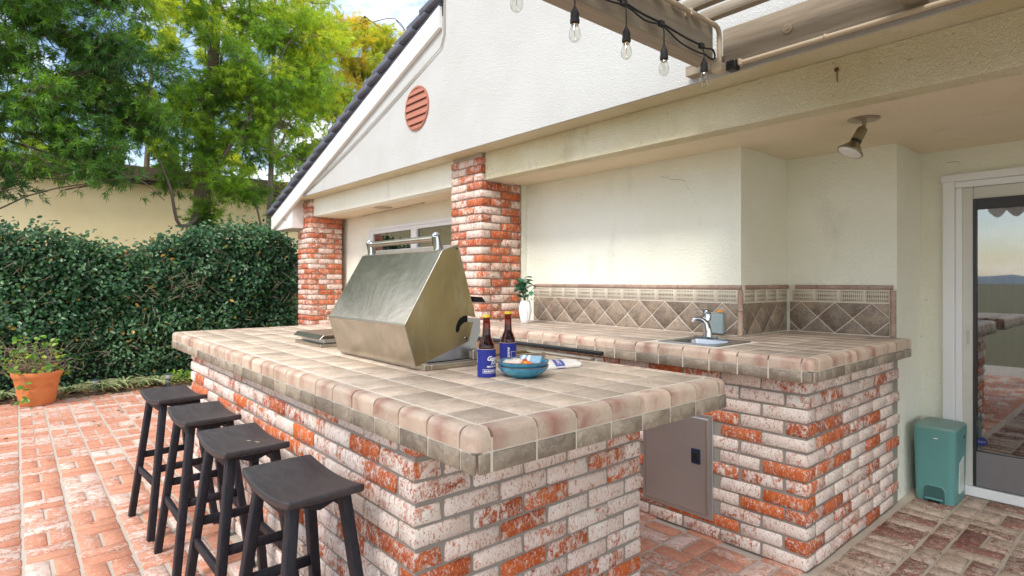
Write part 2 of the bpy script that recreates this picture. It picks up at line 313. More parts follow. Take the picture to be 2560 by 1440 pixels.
M['leaf_vase'] = mat_leaf('blue_green_leaf', [(0, (.015, .09, .06)), (1, (.06, .22, .13))], .45, .15)
a = NT('variegated_leaf'); at = a.n('ShaderNodeAttribute', attribute_name='tint'); M['leaf_spider'] = a.fin(a.mix(a.step(at.outputs['Fac'], .45, .55), (.62, .64, .34), (.07, .17, .03)), .45)

# ------------------------------------------------------------------ helpers: masonry
_bc = {}
def brick_mesh(l, d, h, mat, k):
    key = (round(l, 2), round(d, 2), round(h, 3), mat.name, k)
    if key not in _bc:
        rr = random.Random(hash((key[0], key[1], k)) & 0xffff); b = MB(); j = lambda: rr.uniform(-.0034, .0034)
        b.box(-l/2, l/2, -d/2, d/2, -h/2, h/2); b.v = [(x+j(), y+j(), z+j()) for x, y, z in b.v]
        _bc[key] = b.mesh('brick', mat, 50, bevel=.0055)
    return _bc[key]
def run(x0, x1, L_, joint=.0105):
    """lengths of the bricks in a course from x0 to x1"""
    o = []; x = x0
    while x < x1-.025:
        e = min(x+L_, x1-joint*.0)
        if x1-e < .05: e = x1
        o.append((x+joint/2 if x > x0 else x, e-joint/2 if e < x1 else e)); x = e
    return o
def brick_box(parent, x0, x1, y0, y1, z0, z1, mat, core, H=.067, BL=.2155, D=.1, faces='SENW', skip=None, phase=0):
    """hollow box of bonded brick: bricks are children of parent, a mortar core behind"""
    n = int(round((z1-z0)/H)); k = 0
    for i in range(n):
        za = z0+i*H+.005; zb = min(z0+(i+1)*H-.005, z1); zc = (za+zb)/2; h = zb-za
        if h < .02: continue
        odd = (i+phase) % 2
        items = []
        a, b = (x0, x1) if not odd else (x0+D+.010, x1-D-.010)
        for f, y in (('S', y0+D/2), ('N', y1-D/2)):
            if f in faces:
                for p, q in (run(a, b, BL) if f == 'N' else [(x1+x0-q, x1+x0-p) for p, q in run(x0+x1-b, x0+x1-a, BL)]): items.append(((p+q)/2, y, q-p, 0, f))
        a, b = (y0, y1) if odd else (y0+D+.010, y1-D-.010)
        for f, x in (('W', x0+D/2), ('E', x1-D/2)):
            if f in faces:
                for p, q in run(a, b, BL): items.append((x, (p+q)/2, q-p, 1, f))
        for x, y, l, r, f in items:
            if skip and skip(x, y, zc, f): continue
            jx = random.uniform(-.0022, .0022); jy = random.uniform(-.0022, .0022); k += 1
            put('brick', brick_mesh(l, D, h, mat, k % 4), parent, (x+jx, y+jy, zc), (0, random.uniform(-.006, .006), R(90)*r+random.choice((0, math.pi))))
    e = .008; c = MB().box(x0+e, x1-e, y0+e, y1-e, z0, z1-.001); return c.build('mortar', core, parent)

_tc = {}
def tile_mesh(kind, l, w, h, mat):
    key = (kind, round(l, 3), round(w, 3), round(h, 3), mat.name)
    if key in _tc: return _tc[key]
    b = MB()
    if kind == 'flat': b.box(-l/2, l/2, -w/2, w/2, -h, 0); me = b.mesh('tile', mat, 50, bevel=.0012)
    elif kind == 'front': b.box(-l/2, l/2, 0, w, -h/2, h/2); me = b.mesh('tile', mat, 50, bevel=.002)
    elif kind == 'nose':      # w = depth on top, h = height; outer face at y=0, top at z=0, rounded outer edge
        r = .021; pr = [(w, 0)]+[(r-r*math.sin(t), r*math.cos(t)-r) for t in np.linspace(0, math.pi/2, 7)]+[(0, -h), (.010, -h), (.012, -.014), (w, -.012)]
        b.prism(pr, -l/2, l/2, 'x'); me = b.mesh('tile', mat, 50, bevel=0)
    elif kind == 'corner':    # outer corner at (l/2, 0): rounded vertical and top edges
        r = .024; U = [r*math.tan(t) for t in np.linspace(0, math.pi/4, 4)]
        xs_ = [-l/2, l/2-r]+[l/2-r+u for u in U[1:]]; ys_ = [w, r]+[r-u for u in U[1:]]; zs_ = [-h, -r]+[-r+u for u in U[1:]]
        def sph(x, y, z):
            q = Vector((min(x, l/2-r), max(y, r), min(z, -r))); d = Vector((x, y, z))-q
            return q+d.normalized()*r if d.length > 1e-6 else q
        def face(fn, A_, B_, flip):
            n_, m_ = len(A_), len(B_); vs = [sph(*fn(a_, b_)) for a_ in A_ for b_ in B_]
            b.add(vs, [((i*m_+j, (i+1)*m_+j, (i+1)*m_+j+1, i*m_+j+1) if not flip else (i*m_+j, i*m_+j+1, (i+1)*m_+j+1, (i+1)*m_+j)) for i in range(n_-1) for j in range(m_-1)])
        face(lambda x, y: (x, y, 0), xs_, ys_, True); face(lambda x, z: (x, 0, z), xs_, zs_, False); face(lambda y, z: (l/2, y, z), ys_, zs_, True)
        me = b.mesh('tile', mat); bm = bmesh.new(); bm.from_mesh(me); bmesh.ops.remove_doubles(bm, verts=bm.verts, dist=1e-5); bm.to_mesh(me); bm.free(); me.shade_smooth()
    _tc[key] = me; return me
def counter(parent, x0, x1, y0, y1, zb, zt, xg, yg, edges, mat_top, P=.15, hole=None):
    """tiled counter top: slab, field tiles, rounded edge tiles and the lower trim row; xg, yg = one grout line in each direction"""
    J = .0078; zm = zb+.0515
    xs = sorted(xg-P*k for k in range(60) if x0+.03 < xg-P*k < x1-.03); ys = sorted(yg+P*k for k in range(60) if y0+.03 < yg+P*k < y1-.03)
    e = .0040
    def bed_(a, b, c, d):
        """grout bed whose outer top edges and corner are rounded like the tiles"""
        me = MB().box(a, b, c, d, zb+.002, zt-.0012)
        cc = Vector(((a+b)/2, (c+d)/2, zb)); me.v = [tuple(Vector(p)-cc) for p in me.v]; me = me.mesh('grout_bed', M['grout'])
        bm = bmesh.new(); bm.from_mesh(me)
        def on(v):
            o_ = set()
            if 'S' in edges and abs(v.co.y+cc.y-(y0+e)) < 1e-4: o_.add('S')
            if 'N' in edges and abs(v.co.y+cc.y-(y1-e)) < 1e-4: o_.add('N')
            if 'E' in edges and abs(v.co.x+cc.x-(x1-e)) < 1e-4: o_.add('E')
            if 'W' in edges and abs(v.co.x+cc.x-(x0+e)) < 1e-4: o_.add('W')
            return o_
        ed = []
        for q in bm.edges:
            u, w = q.verts; top = u.co.z > .05 and w.co.z > .05; vert = abs(u.co.z-w.co.z) > .05; s_ = on(u) & on(w)
            if (top and s_) or (vert and len(s_) > 1): ed.append(q)
        if ed: bmesh.ops.bevel(bm, geom=ed, offset=.021, segments=4, affect='EDGES')
        bm.to_mesh(me); bm.free(); me.shade_smooth(); me.set_sharp_from_angle(angle=R(50)); put('grout_bed', me, parent, cc)
    if hole:
        hx0, hx1, hy0, hy1 = hole
        for q in ((x0+e, x1-e, y0+e, hy0), (x0+e, hx0, hy0, y1-e), (hx1, x1-e, hy0, y1-e), (hx0, hx1, hy1, y1-e)): bed_(*q)
    else: bed_(x0+e, x1-e, y0+e, y1-e)
    ex0 = xs[0] if 'W' in edges else x0; ex1 = xs[-1] if 'E' in edges else x1
    ey0 = ys[0] if 'S' in edges else y0; ey1 = ys[-1] if 'N' in edges else y1
    X = sorted({ex0, ex1, *[x for x in xs if ex0 <= x <= ex1]}); Y = sorted({ey0, ey1, *[y for y in ys if ey0 <= y <= ey1]})
    for i in range(len(X)-1):
        for j in range(len(Y)-1):
            if X[i+1]-X[i] < .02 or Y[j+1]-Y[j] < .02: continue
            cx, cy = (X[i]+X[i+1])/2, (Y[j]+Y[j+1])/2
            if hole and hx0-.02 < cx < hx1+.02 and hy0-.02 < cy < hy1+.02: continue
            put('top_tile', tile_mesh('flat', X[i+1]-X[i]-J, Y[j+1]-Y[j]-J, .007, mat_top), parent, (cx, cy, zt+random.uniform(-.0006, .0006)), (random.uniform(-.002, .002), random.uniform(-.002, .002), 0))
    def edge(face):
        if face in 'SN':
            seg = [(X[i], X[i+1]) for i in range(len(X)-1)]; w = (ey0-y0) if face == 'S' else (y1-ey1)
            y = y0 if face == 'S' else y1; rot = 0 if face == 'S' else math.pi
            for a, b in seg:
                put('edge_tile', tile_mesh('nose', b-a-J, w-J, zt-zm-J/2, M['tile_edge']), parent, ((a+b)/2, y, zt), (0, 0, rot))
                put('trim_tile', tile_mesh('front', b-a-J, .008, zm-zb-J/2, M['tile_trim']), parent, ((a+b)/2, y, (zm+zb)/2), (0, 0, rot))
        else:
            seg = [(Y[i], Y[i+1]) for i in range(len(Y)-1)]; w = (x1-ex1) if face == 'E' else (ex0-x0)
            x = x1 if face == 'E' else x0; rot = R(90) if face == 'E' else R(-90)
            for a, b in seg:
                put('edge_tile', tile_mesh('nose', b-a-J, w-J, zt-zm-J/2, M['tile_edge']), parent, (x, (a+b)/2, zt), (0, 0, rot))
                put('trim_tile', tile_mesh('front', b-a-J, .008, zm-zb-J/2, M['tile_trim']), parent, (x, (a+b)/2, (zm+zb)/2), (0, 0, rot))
    for f in edges: edge(f)
    # corner: local outer corner is (+l/2, 0)
    def corner(cx, cy, l, w, rot):   # l along local x, w along local y
        c, s = math.cos(rot), math.sin(rot); ox, oy = -l/2, 0
        put('corner_tile', tile_mesh('corner', l-J/2, w-J/2, zt-zm-J/2, M['tile_edge']), parent, (cx+ox*c, cy+ox*s, zt), (0, 0, rot))
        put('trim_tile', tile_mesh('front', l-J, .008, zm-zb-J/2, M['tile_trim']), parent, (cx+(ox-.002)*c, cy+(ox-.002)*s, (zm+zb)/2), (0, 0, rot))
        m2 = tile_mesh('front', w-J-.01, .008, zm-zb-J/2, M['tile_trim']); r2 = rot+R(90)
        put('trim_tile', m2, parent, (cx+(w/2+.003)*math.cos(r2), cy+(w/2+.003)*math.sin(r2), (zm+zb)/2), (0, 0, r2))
    if 'S' in edges and 'E' in edges: corner(x1, y0, x1-ex1, ey0-y0, 0)
    if 'E' in edges and 'N' in edges: corner(x1, y1, y1-ey1, x1-ex1, R(90))
    if 'N' in edges and 'W' in edges: corner(x0, y1, ex0-x0, y1-ey1, R(180))
    if 'W' in edges and 'S' in edges: corner(x0, y0, ey0-y0, ex0-x0, R(270))

# ------------------------------------------------------------------ ground, patio, planting bed
structure(MB().add([(-600, -600, -.06), (600, -600, -.06), (600, 600, -.06), (-600, 600, -.06)], [(0, 1, 2, 3)]).build('ground', M['ground']))
patio = structure(MB().box(-8.22, 3.0, -2.6, 4.55, -.07, -.006).build('patio', M['mortar_porch']))
bed = MB(); nx, ny = 12, 60
vs = [(-9.9+1.69*i/nx, -5+9.6*j/ny, .0+.05*noise.noise((i*.6, j*.6, 0))+.035*min(i, nx-i)/6) for i in range(nx+1) for j in range(ny+1)]
bed.add(vs, [(i*(ny+1)+j, (i+1)*(ny+1)+j, (i+1)*(ny+1)+j+1, i*(ny+1)+j+1) for i in range(nx) for j in range(ny)])
structure(bed.build('planting_bed', M['soil'], smooth=60))

Fv = (-.7581, .6521); Rv = (.6521, .7581)
def proj(x, y, z):
    Z = x*Fv[0]+y*Fv[1]
    if Z < .05: return None
    return 1280+1446*(x*Rv[0]+y*Rv[1])/Z, 700+1446*(1.33-z)/Z, Z
pav = []
def blocked(x, y):
    return (-4.24 < x < -1.48 and .90 < y < 1.95) or (x < -1.13 and y > 2.74)
def lay(x, y, lx, ly, zone):
    if x-lx/2 < -8.23 or blocked(x, y) or (zone == 'A' and x+lx/2 > -1.08): return
    if y > 4.5: return
    pav.append((x, y, lx, ly, zone))
P0 = .204
for s in range(-6, 22):           # strips run along X, two bricks wide, basket weave; the strip at s=0 is all full bricks
    ya = .032+P0*(s-1); yb = ya+P0; x = -8.22; yc = (ya+yb)/2; k = 0
    u = -3.825-.10+(0 if s % 2 else .2)
    i0 = int((x-u)/.4)-1
    for i in range(i0, i0+30):
        a = u+i*.4
        if a > -1.1: break
        if s == 0:
            for q in range(4): lay(a+.05+.1*q, yc, .1, P0, 'A')
        else:
            for q in (-1, 1): lay(a+.1, yc+q*P0/4, .2, P0/2, 'A')
            for q in (0, 1): lay(a+.25+.1*q, yc, .1, P0, 'A')
for xa, xb, kind in ((-1.085, -.872, 'f'), (-.872, -.770, 'n'), (-.770, -.555, 'w0'), (-.555, -.345, 'w1'), (-.345, -.13, 'w0'), (-.13, .08, 'w1'), (.08, .29, 'w0'), (.29, .5, 'w1'), (.5, .71, 'w0')):
    w = xb-xa; xc = (xa+xb)/2; y = -2.4+.05
    if kind == 'f':
        while y < 4.5: lay(xc, y+.05, w, .1, 'B'); y += .1
    elif kind == 'n':
        while y < 4.5: lay(xc, y+.1, w, .2, 'B'); y += .2
    else:
        y += .2*(kind == 'w1')
        while y < 4.5:
            for q in (-1, 1): lay(xc+q*w/4, y+.1, w/2, .2, 'B')
            for q in (0, 1): lay(xc, y+.25+.1*q, w, .1, 'B')
            y += .4
vis = []; rest = []
for b in pav:
    p = proj(b[0], b[1], 0)
    if p and -60 < p[0] < 2620 and p[1] < 1500 and p[2] > .6: vis.append((p[2], b))
    else: rest.append(b)
vis.sort(key=lambda t: t[0])
near = [b for _, b in vis[:298]]; rest += [b for _, b in vis[298:]]
def paver(b):
    x, y, lx, ly, zn = b; l, w = (lx, ly) if lx >= ly else (ly, lx); return x, y, l-.013, w-.012, 0 if lx >= ly else R(90), zn
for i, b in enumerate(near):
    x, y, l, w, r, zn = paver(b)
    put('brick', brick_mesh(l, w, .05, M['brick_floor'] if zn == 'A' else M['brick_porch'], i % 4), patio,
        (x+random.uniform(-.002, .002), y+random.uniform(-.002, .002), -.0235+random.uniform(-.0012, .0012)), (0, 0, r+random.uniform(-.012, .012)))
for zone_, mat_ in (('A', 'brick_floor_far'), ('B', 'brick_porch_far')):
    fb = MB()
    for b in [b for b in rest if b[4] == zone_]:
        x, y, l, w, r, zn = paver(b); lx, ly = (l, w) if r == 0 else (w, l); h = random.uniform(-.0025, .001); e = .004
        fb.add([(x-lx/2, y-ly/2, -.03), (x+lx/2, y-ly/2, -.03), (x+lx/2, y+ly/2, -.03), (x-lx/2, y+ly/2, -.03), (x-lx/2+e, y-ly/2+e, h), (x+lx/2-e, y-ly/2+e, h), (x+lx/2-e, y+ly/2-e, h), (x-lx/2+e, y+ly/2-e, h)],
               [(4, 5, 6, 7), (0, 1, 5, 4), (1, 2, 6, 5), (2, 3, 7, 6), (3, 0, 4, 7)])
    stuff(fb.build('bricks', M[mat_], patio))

# ------------------------------------------------------------------ the house
house = thing('house', 'cream stucco house with pale gable, brick porch pillars and grey tiled roof', 'house', (-4, 3.4, 0))
def hb(name, boxes, mat, parent=house, **k):
    b = MB()
    for q in boxes: b.box(*q)
    return b.build(name, mat, parent, **k)
WY = 3.400
hb('porch_wall', [(-7.78, -6.70, WY, 4.7, -.05, 2.16), (-4.50, -1.785, WY, 4.7, -.05, 2.16), (-6.70, -4.50, WY, 4.7, -.05, 1.63), (-6.70, -4.50, WY, 4.7, 1.975, 2.16)], M['stucco'])
hb('recess_wall', [(-1.785, -1.13, 4.030, 4.7, -.05, 2.16)], M['stucco'])
hb('door_wall', [(-1.13, -1.00, 4.50, 4.7, -.05, 2.16), (-1.00, 1.30, 4.50, 4.7, 1.985, 2.16), (1.30, 3.2, 4.50, 4.7, -.05, 2.16)], M['stucco'])
hb('side_wall', [(-7.90, -7.78, 3.33, 8.0, -.05, 2.5)], M['stucco'])
hb('porch_ceiling', [(-7.78, 3.2, 3.056, 4.6, 2.155, 2.20)], M['stucco_ceiling'])
hb('porch_beam', [(-7.349, -4.182, 2.936, 3.056, 2.155, 2.376)], M['stucco'])
hb('porch_beam', [(-3.749, 3.2, 2.936, 3.056, 2.155, 2.376)], M['stucco_beam'])
hb('gable_soffit', [(-7.78, 3.2, 2.765, 3.5, 2.378, 2.41)], M['stucco_beam'])
hb('soffit_filler', [(-4.182, -3.75, 3.335, 3.399, -.05, 2.156)], M['stucco'])
g = MB(); g.prism([(-7.27, 2.380), (3.2, 2.380), (3.2, 5.2), (-4.085, 5.2), (-4.085, 3.57), (-7.27, 2.47)], 2.750, 2.90, 'y')
g.build('gable_wall', M['stucco_gable'], house)
def zr(x): return 2.19+.3453*(x+8.32)       # top of the rake board
g = MB(); g.prism([(-8.30, zr(-8.30)), (-8.30, zr(-8.30)-.165), (-8.25, zr(-8.25)-.185), (-4.10, zr(-4.10)-.185), (-4.10, zr(-4.10))], 2.712, 2.749, 'y')
g.build('rake_board', M['white_paint'], house, bevel=.003)
g = MB(); g.prism([(-7.30, 2.340), (-7.30, 2.379), (-7.10, 2.379), (-4.10, 3.415), (-4.10, 3.38)], 2.722, 2.749, 'y')
MB().prism([(-8.235, 2.015), (-7.60, 2.015), (-7.60, zr(-7.60)-.01), (-8.235, zr(-8.235)-.01)], 2.7505, 3.6, 'y').build('eave_return', M['white_paint'], house)
hb('eave_batten', [(-8.232, -7.79, 2.742, 2.7500, 2.135, 2.145)], M['tan_pipe'])
rf = MB(); rf.prism([(-8.33, zr(-8.33)+.004), (-4.10, zr(-4.10)+.004), (-4.10, zr(-4.10)+.035), (-8.33, zr(-8.33)+.035)], 2.72, 9, 'y')
roof = rf.build('roof', M['dark_tile'], house)
tm = MB(); tm.box(-.155, .155, -.165, .165, -.026, .026); tm = tm.mesh('roof_tile', M['dark_tile'], 50, bevel=.003)
for i in range(20):
    x = -8.29+.2145*i
    for j in range(4):
        put('roof_tile', tm, roof, (x+random.uniform(-.004, .004), 2.845+.335*j+random.uniform(-.006, .006), zr(x)+.088+random.uniform(-.003, .003)), (0, -(math.atan(.3453)-.13)+random.uniform(-.012, .012), random.uniform(-.015, .015)))
rc = MB(); rc.prism([(-8.40, zr(-8.40)+.036), (-4.10, zr(-4.10)+.036), (-4.10, zr(-4.10)+.10), (-8.40, zr(-8.40)+.10)], 4.02, 9, 'y'); rc.build('roof_covering', M['dark_tile'], house)
# louvred oval vent
vx, vz, vr = -4.505, 2.875, .195
vt = MB(); n = 32
ring = [(math.cos(2*math.pi*i/n), math.sin(2*math.pi*i/n)) for i in range(n)]
vs = []
for rr, y in ((vr+.004, 2.7495), (vr+.004, 2.738), (vr-.014, 2.738), (vr-.014, 2.7495)): vs += [(vx+rr*c, y, vz+rr*s) for c, s in ring]
vt.add(vs, [(k*n+i, k*n+(i+1) % n, (k+1)*n+(i+1) % n, (k+1)*n+i) for k in range(3) for i in range(n)])
vent = vt.build('gable_vent', M['vent'], house, smooth=40)
MB().prism([(vx+(vr-.012)*c, vz+(vr-.012)*s) for c, s in ring], 2.7485, 2.7495, 'y').build('vent_backing', M['dark'], vent)
for i in range(6):
    z = vz-.190+.066*i; pr_ = [(2.7480, .050), (2.7470, .044), (2.7325, -.008), (2.7355, -.014), (2.7480, .028)]; vs = []
    for sgn in (-1, 1):
        for y_, dz in pr_:
            zz = min(max(z+dz, vz-vr+.012), vz+vr-.012); vs.append((vx+sgn*math.sqrt((vr-.006)**2-(zz-vz)**2), y_, zz))
    MB().add(vs, [(0, 1, 2, 3, 4), (9, 8, 7, 6, 5)]+[(k_, k_+5, (k_+1) % 5+5, (k_+1) % 5) for k_ in range(5)]).build('louvre', M['vent'], vent)
# brick pillars
for px0 in (-7.781, -4.181):
    pl = put('brick_pillar', MB().box(-.20, .20, -.20, .20, 0, 2.38).mesh('mortar', M['mortar_pale']), house, (px0+.2155, 3.1085, 0))
    k = 0
    for i in range(36):
        z = .067*i+.0335
        if z > 2.36: break
        for q in range(6):
            x0, y0 = px0, 2.893; w = .431; k += 1; j = random.uniform(-.002, .002)
            if i % 2: spec = [(x0+.1025, y0+.05, 0), (x0+.3285, y0+.05, 0), (x0+.1025, y0+w-.05, 0), (x0+.3285, y0+w-.05, 0), (x0+.05, y0+w/2, 1), (x0+w-.05, y0+w/2, 1)][q]
            else: spec = [(x0+.05, y0+.1025, 1), (x0+.05, y0+.3285, 1), (x0+w-.05, y0+.1025, 1), (x0+w-.05, y0+.3285, 1), (x0+w/2, y0+.05, 0), (x0+w/2, y0+w-.05, 0)][q]
            x, y, r = spec
            put('brick', brick_mesh(.206, .1, .057, M['brick_pillar'], k % 4), pl, (x+j, y-j, z), (0, random.uniform(-.01, .01), R(90)*r+random.choice((0, math.pi))))
# window in the far bay
wf = MB(); x0, x1, z0, z1 = -6.70, -4.50, 1.63, 1.975; yf = 3.375
for q in ((x0, x1, yf, yf+.06, z1-.035, z1), (x0, x1, yf, yf+.06, z0, z0+.035), (x0, x0+.04, yf, yf+.06, z0+.036, z1-.036), (x1-.04, x1, yf, yf+.06, z0+.036, z1-.036)): wf.box(*q)
win = wf.build('window', M['white_vinyl'], house)
hb('sash_frame', [(x0+.041, x1-.041, yf+.012, yf+.05, z1-.075, z1-.036), (x0+.041, x1-.041, yf+.012, yf+.05, z0+.036, z0+.06), (-6.659, -6.60, yf+.012, yf+.05, z0+.061, z1-.076), (-5.68, -5.56, yf+.008, yf+.05, z0+.061, z1-.076)], M['white_vinyl'], win)
hb('pane', [(-6.60, -5.68, yf+.03, yf+.036, z0+.061, z1-.076)], M['pane_window'], win)
hb('pane', [(-5.56, -4.541, yf+.03, yf+.036, z0+.061, z1-.076)], M['pane_window'], win)
hb('blind', [(-6.60, -5.68, yf+.055, yf+.06, 1.86, z1-.076)], M['tan_pipe'], win)
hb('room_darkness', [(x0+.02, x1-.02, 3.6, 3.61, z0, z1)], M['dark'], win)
# sliding door
D0, D1, DY = -1.003, 1.30, 4.470
df = MB()
for q in ((D0, D0+.062, DY, 4.56, .0, 1.985), (D1-.06, D1, DY, 4.56, .0, 1.985), (D0-.008, D1, DY-.012, 4.56, 1.945, 1.992), (D0+.063, D1-.061, DY+.006, 4.56, 1.905, 1.944), (D0+.063, D0+.098, DY+.012, 4.56, .06, 1.904), (D0+.0, D1, DY-.004, 4.56, .0, .058)): df.box(*q)
door = df.build('sliding_door', M['white_vinyl'], house, bevel=.003)
hb('door_stile', [(D0+.099, D0+.150, DY+.02, 4.55, .060, 1.903), (D0+.151, .05, DY+.030, 4.55, 1.83, 1.903)], mat_plain('cream_door_stile', (.62, .62, .57), .4), door)
hb('handle_plate', [(D0+.118, D0+.134, DY+.016, DY+.0195, .93, 1.02)], mat_plain('stile_latch', (.50, .50, .46), .4), door)
hb('screen_frame', [(D0+.151, D0+.168, DY+.018, DY+.030, .060, 1.83), (D0+.1685, .2, DY+.018, DY+.030, 1.765, 1.83)], mat_plain('dark_screen_frame', (.03, .03, .035), .4), door)
hb('kick_panel', [(D0+.1685, .2, DY+.014, DY+.030, .066, .275)], mat_plain('grey_metal_kick_panel', (.27, .27, .29), .35, .7), door)
hb('pane', [(D0+.1685, 1.2, DY+.036, DY+.040, .20, 1.83)], M['pane'], door)
st = MB(); st.prism([(-.811+.027*math.cos(t), .336+.029*math.sin(t)) for t in np.linspace(0, 2*math.pi, 9)[:-1]], DY+.0325, DY+.035, 'y')
sticker = st.build('window_sticker', mat_plain('blue_alarm_sticker', (.012, .02, .14), .4), door)
STK = True
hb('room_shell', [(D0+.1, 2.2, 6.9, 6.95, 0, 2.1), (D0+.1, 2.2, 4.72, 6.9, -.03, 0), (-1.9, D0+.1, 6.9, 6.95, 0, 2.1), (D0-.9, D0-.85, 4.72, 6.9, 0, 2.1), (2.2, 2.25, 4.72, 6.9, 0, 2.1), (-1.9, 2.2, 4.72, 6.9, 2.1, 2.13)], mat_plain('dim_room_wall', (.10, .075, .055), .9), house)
cu = MB(); pts = [(D0+.19+.0075*i, 4.66+.014*math.sin(i*1.3)) for i in range(26)]
cu.add([(x, y, z) for z in (.03, 1.9) for x, y in pts], [(i, i+1, 27+i, 26+i) for i in range(25)])
cu.build('curtain', mat_plain('pale_curtain', (.50, .54, .52), .9), door, smooth=60)
# small marks: cracks and a rusty stain
def crack(pts, y, name='crack', w=.0011, col=(.22, .18, .12)):
    b = MB()
    for (xa, za), (xb, zb) in zip(pts, pts[1:]):
        b.add([(xa, y, za-w), (xb, y, zb-w), (xb, y, zb+w), (xa, y, za+w)], [(0, 1, 2, 3)])
    return b.build(name, mat_plain('hairline_crack', col, .9), house)
crack([(-2.37, 2.045), (-2.31, 2.035), (-2.29, 2.015), (-2.24, 2.01), (-2.20, 2.002), (-2.175, 1.99), (-2.165, 1.955), (-2.15, 1.935)], WY-.0012)
crack([(-2.15, 1.935), (-2.12, 1.90), (-2.105, 1.85), (-2.08, 1.83), (-2.075, 1.75), (-2.055, 1.70)], WY-.0012, w=.0005)
crack([(-.99, 2.075), (-.95, 2.078), (-.925, 2.072), (-.915, 2.055)], 4.4988)
rs = MB(); rs.tube([(-1.067, 2.9345, 2.322), (-1.066, 2.926, 2.318)], .010, 8); rs.prism([(-1.0675, 2.312), (-1.0645, 2.312), (-1.064, 2.262), (-1.0665, 2.262)], 2.932, 2.9355, 'y')
rs.build('rusty_nail', mat_plain('rust', (.12, .04, .018), .9), house)
# recessed light of the far bay
rl = MB().lathe([(.04, -.001), (.10, -.001), (.105, -.008), (.075, -.012), (.06, -.004), (.0, -.003)], (-5.95, 3.185, 2.155), 24); rl.build('recessed_light', M['tan_pipe'], house, smooth=50)
# cables down the rake
cb = MB()
for d in (0, .016):
    pts = [(-4.075+d, 2.742, 4.4), (-4.07+d, 2.742, 3.40)]
    for t in np.linspace(0, 1, 15): pts.append((-4.11-3.09*t+d, 2.736, 3.30-(3.30-2.392)*t-.03*math.sin(t*math.pi)*(1+d*40)+d*.3))
    cb.tube(pts, .0042, 6)
cb.build('wall_cable', mat_plain('cable_sheath', (.45, .43, .38), .5), house, smooth=60)
cb = MB(); cb.tube([(-6.9, WY-.01, 2.15)]+[(-6.9+.11*i, WY-.012-.006*i, 2.150) for i in range(1, 16)], .004, 6); cb.build('ceiling_cable', mat_plain('ceiling_cable_sheath', (.4, .38, .33), .6), house)

# spotlight on the porch ceiling
sp = thing('ceiling_spotlight', 'single bell shaped metal spotlight hanging from the porch ceiling', 'spotlight', (-1.069, 3.295, 2.155))
MB().lathe([(.0, 0), (.072, 0), (.074, -.003), (.066, -.009), (.03, -.016), (.0, -.018)], (-1.069, 3.295, 2.1548), 28).build('ceiling_plate', mat_plain('aged_brass_plate', (.42, .35, .26), .35, .7), sp, smooth=40)
MB().tube([(-1.069, 3.295, 2.137), (-1.069, 3.295, 2.112), (-1.073, 3.290, 2.103)], [.011, .009, .011], 10).build('swivel', mat_plain('swivel_metal', (.38, .32, .22), .3, .8), sp, smooth=50)
ax = Vector((-.36, -.42, -1)).normalized(); q = Vector((0, 0, 1)).rotation_difference(ax).to_matrix().to_4x4(); o = Vector((-1.072, 3.291, 2.106))
def along(prof, mat, name, n=24, **k):
    b = MB().lathe(prof, (0, 0, 0), n, **k); b.v = [tuple(o+q @ Vector(p)) for p in b.v]; return b.build(name, mat, sp, smooth=45)
bm_ = mat_plain('olive_bronze', (.30, .27, .18), .3, .8)
along([(.0, -.004), (.020, 0), (.024, .010), (.025, .070), (.0, .071)], bm_, 'lamp_socket', lobes=12, amp=.04)
along([(.0, .0712), (.026, .0712), (.026, .083), (.0, .083)], M['black'], 'gasket')
along([(.0, .0835), (.024, .0835), (.030, .095), (.058, .132), (.063, .137), (.062, .142), (.0, .1425)], bm_, 'lamp_shade')
along([(.0, .143), (.056, .1428), (.050, .147), (.03, .150), (.0, .151)], mat_plain('frosted_lamp_glass', (.75, .73, .70), .15), 'lens')

# ------------------------------------------------------------------ island bar
isl = thing('bar_island', 'long brick bar island with beige tiled top beside the black stools', 'bar counter', (-2.86, 1.42, 0))
brick_box(isl, -4.26, -1.459, .881, 1.958, 0, .860, M['brick_counter'], M['mortar'], phase=1, faces='SENW')
counter(isl, -4.61, -1.097, .829, 1.990, .860, .968, -1.16, .882, 'SEWN', M['tile_top'])
